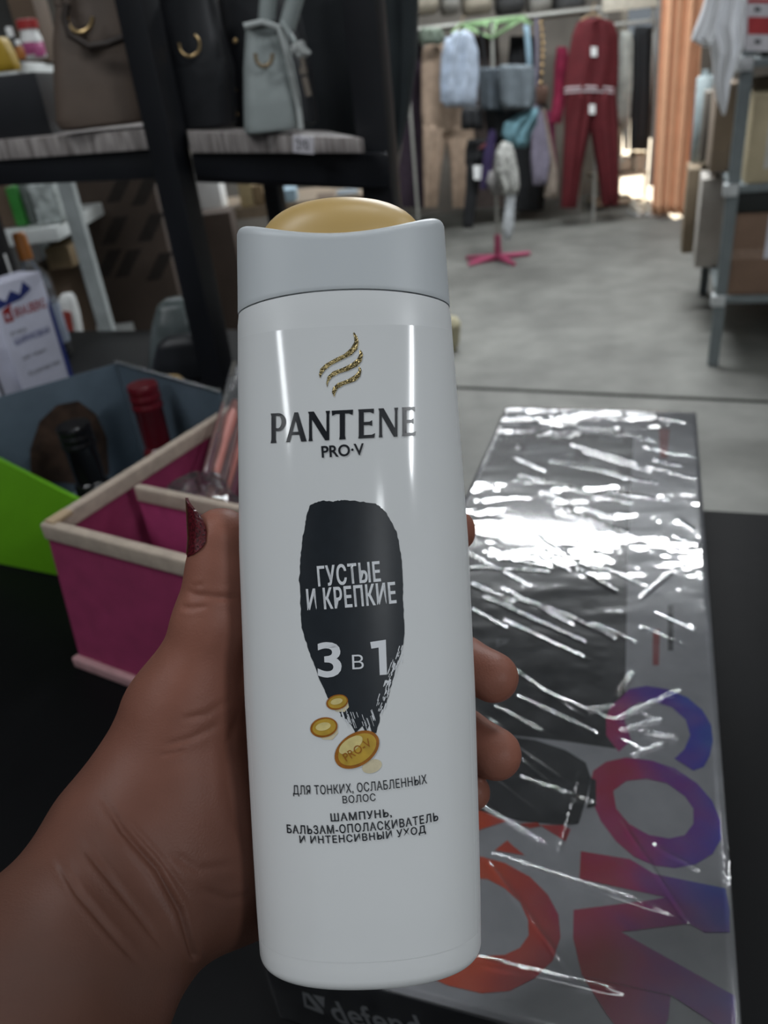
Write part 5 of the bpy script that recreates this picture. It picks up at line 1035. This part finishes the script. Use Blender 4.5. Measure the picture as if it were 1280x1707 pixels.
for k, (u0, u1, v0, v1, lb) in enumerate(((1032, 1056, 262, 284, 'ivory folded pile on the low shelf, left one'), (1057, 1080, 252, 284, 'taller ivory folded pile on the low shelf, right one'))):
    t = thing('folded_clothes', aty((u0 + u1) / 2, v1, Y2), lb, 'clothes', 'ivory piles on the low shelf'); bag_body([(v0, u0 + 3, u1 - 3, .7), (v0 + 5, u0, u1, 1), (v1, u0, u1, 1)], Y2, .2, 'pile', ivory, t, 3, zmin=zl + .002)
for k, (u, lb) in enumerate(((1062, 'white shoe at the foot of the white rail, left one'), (1082, 'white shoe by the orange curtain, right one'))):
    p = onz(u, 356, 0); t = thing('shoe', p, lb, 'shoe', 'white shoes by the curtain')
    G().rings([[p + np.array([math.cos(a) * w, y + math.sin(a) * .002, z]) if False else p + np.array([math.cos(a) * w, y, .002 + z * (.5 + .5 * math.sin(a))]) for a in np.arange(16) * 2 * math.pi / 16] for y, w, z in ((-.13, .02, .04), (-.11, .042, .06), (-.04, .048, .075), (.04, .045, .11), (.11, .042, .12), (.13, .03, .10))]).make('upper', ivory, t, smooth=True)
    G().box(p + EZ * .01, (.09, .26, .02)).make('sole', plw, t, bevel=.006)
for k, (u0, u1, v0, lb) in enumerate(((862, 885, 308, 'black boots on the floor behind the patterned scarf'), (886, 904, 318, 'black shoes right of the black boots'))):
    p = onz((u0 + u1) / 2, 352, 0); t = thing('boots', p, lb, 'boots', 'boots under the clothes'); bag_body([(v0, u0 + 2, u1 - 2, .7), (v0 + 8, u0, u1, 1), (352, u0, u1, 1)], p[1], .2, 'boot_leather', bl_g, t, 3, zmin=.004)
# orange curtain
cur = mat('orange_curtain_cloth', (.72, .39, .23, 1), .85, vary=.06, scale=10); YC = 7.25
t = thing('curtain', aty(1110, 360, YC), 'tall orange curtain hanging in folds between the clothes stall and the grey rack', 'curtain')
def curtain(u0t, u1t, u0b, u1b, vt_, vb_, Y, name, fr, amp):
    n = 60; m_ = 26; v = []; f = []
    for i in range(m_):
        k = i / (m_ - 1); vv_ = vt_ + (vb_ - vt_) * k; a, b = u0t + (u0b - u0t) * k, u1t + (u1b - u1t) * k
        for j in range(n):
            p = aty(a + (b - a) * j / (n - 1), vv_, Y); p[1] += amp * math.sin(fr * j / (n - 1) * 2 * math.pi + .5 * k) * (.7 + .3 * math.sin(9 * j / n)); v.append(p)
    for i in range(m_ - 1):
        for j in range(n - 1): f.append((i * n + j, i * n + j + 1, (i + 1) * n + j + 1, (i + 1) * n + j))
    o = mesh_obj(name, v, f, cur, t, True); md = o.modifiers.new('thickness', 'SOLIDIFY'); md.thickness = .006; return o
curtain(1107, 1172, 1087, 1136, -90, 356, YC, 'curtain_panel', 3.5, .05); curtain(1150, 1178, 1132, 1150, -90, 362, YC + .15, 'curtain_panel', 2, .04)
zc_ = aty(1140, -90, YC)[2]; G().tube([aty(1090, -92, YC), aty(1190, -92, YC)], .014).make('curtain_rod', pale_steel, t, smooth=True)
t = thing('grey_drape', aty(1095, 300, 7.4), 'narrow grey translucent drape along the left edge of the orange curtain', 'curtain')
G().drape([(-80, 1098, 1108), (60, 1096, 1106), (200, 1088, 1100), (310, 1080, 1090)], 7.4, .03, 2, .3, seed=51).make('drape_cloth', clm('grey_sheer', (.22, .20, .18, 1)), t, smooth=True)
# small cream pouch on the floor behind the bottle edge
p = onz(752, 590, 0); t = thing('cream_pouch', p, 'small cream pouch on the floor just right of the bottle', 'pouch')
bag_body([(534, 742, 764, .5), (545, 736, 770, .9), (575, 736, 768, 1), (592, 740, 762, .8)], p[1], .12, 'pouch', clm('cream_felt', (.36, .33, .22, 1)), t, 2.5, zmin=.004)
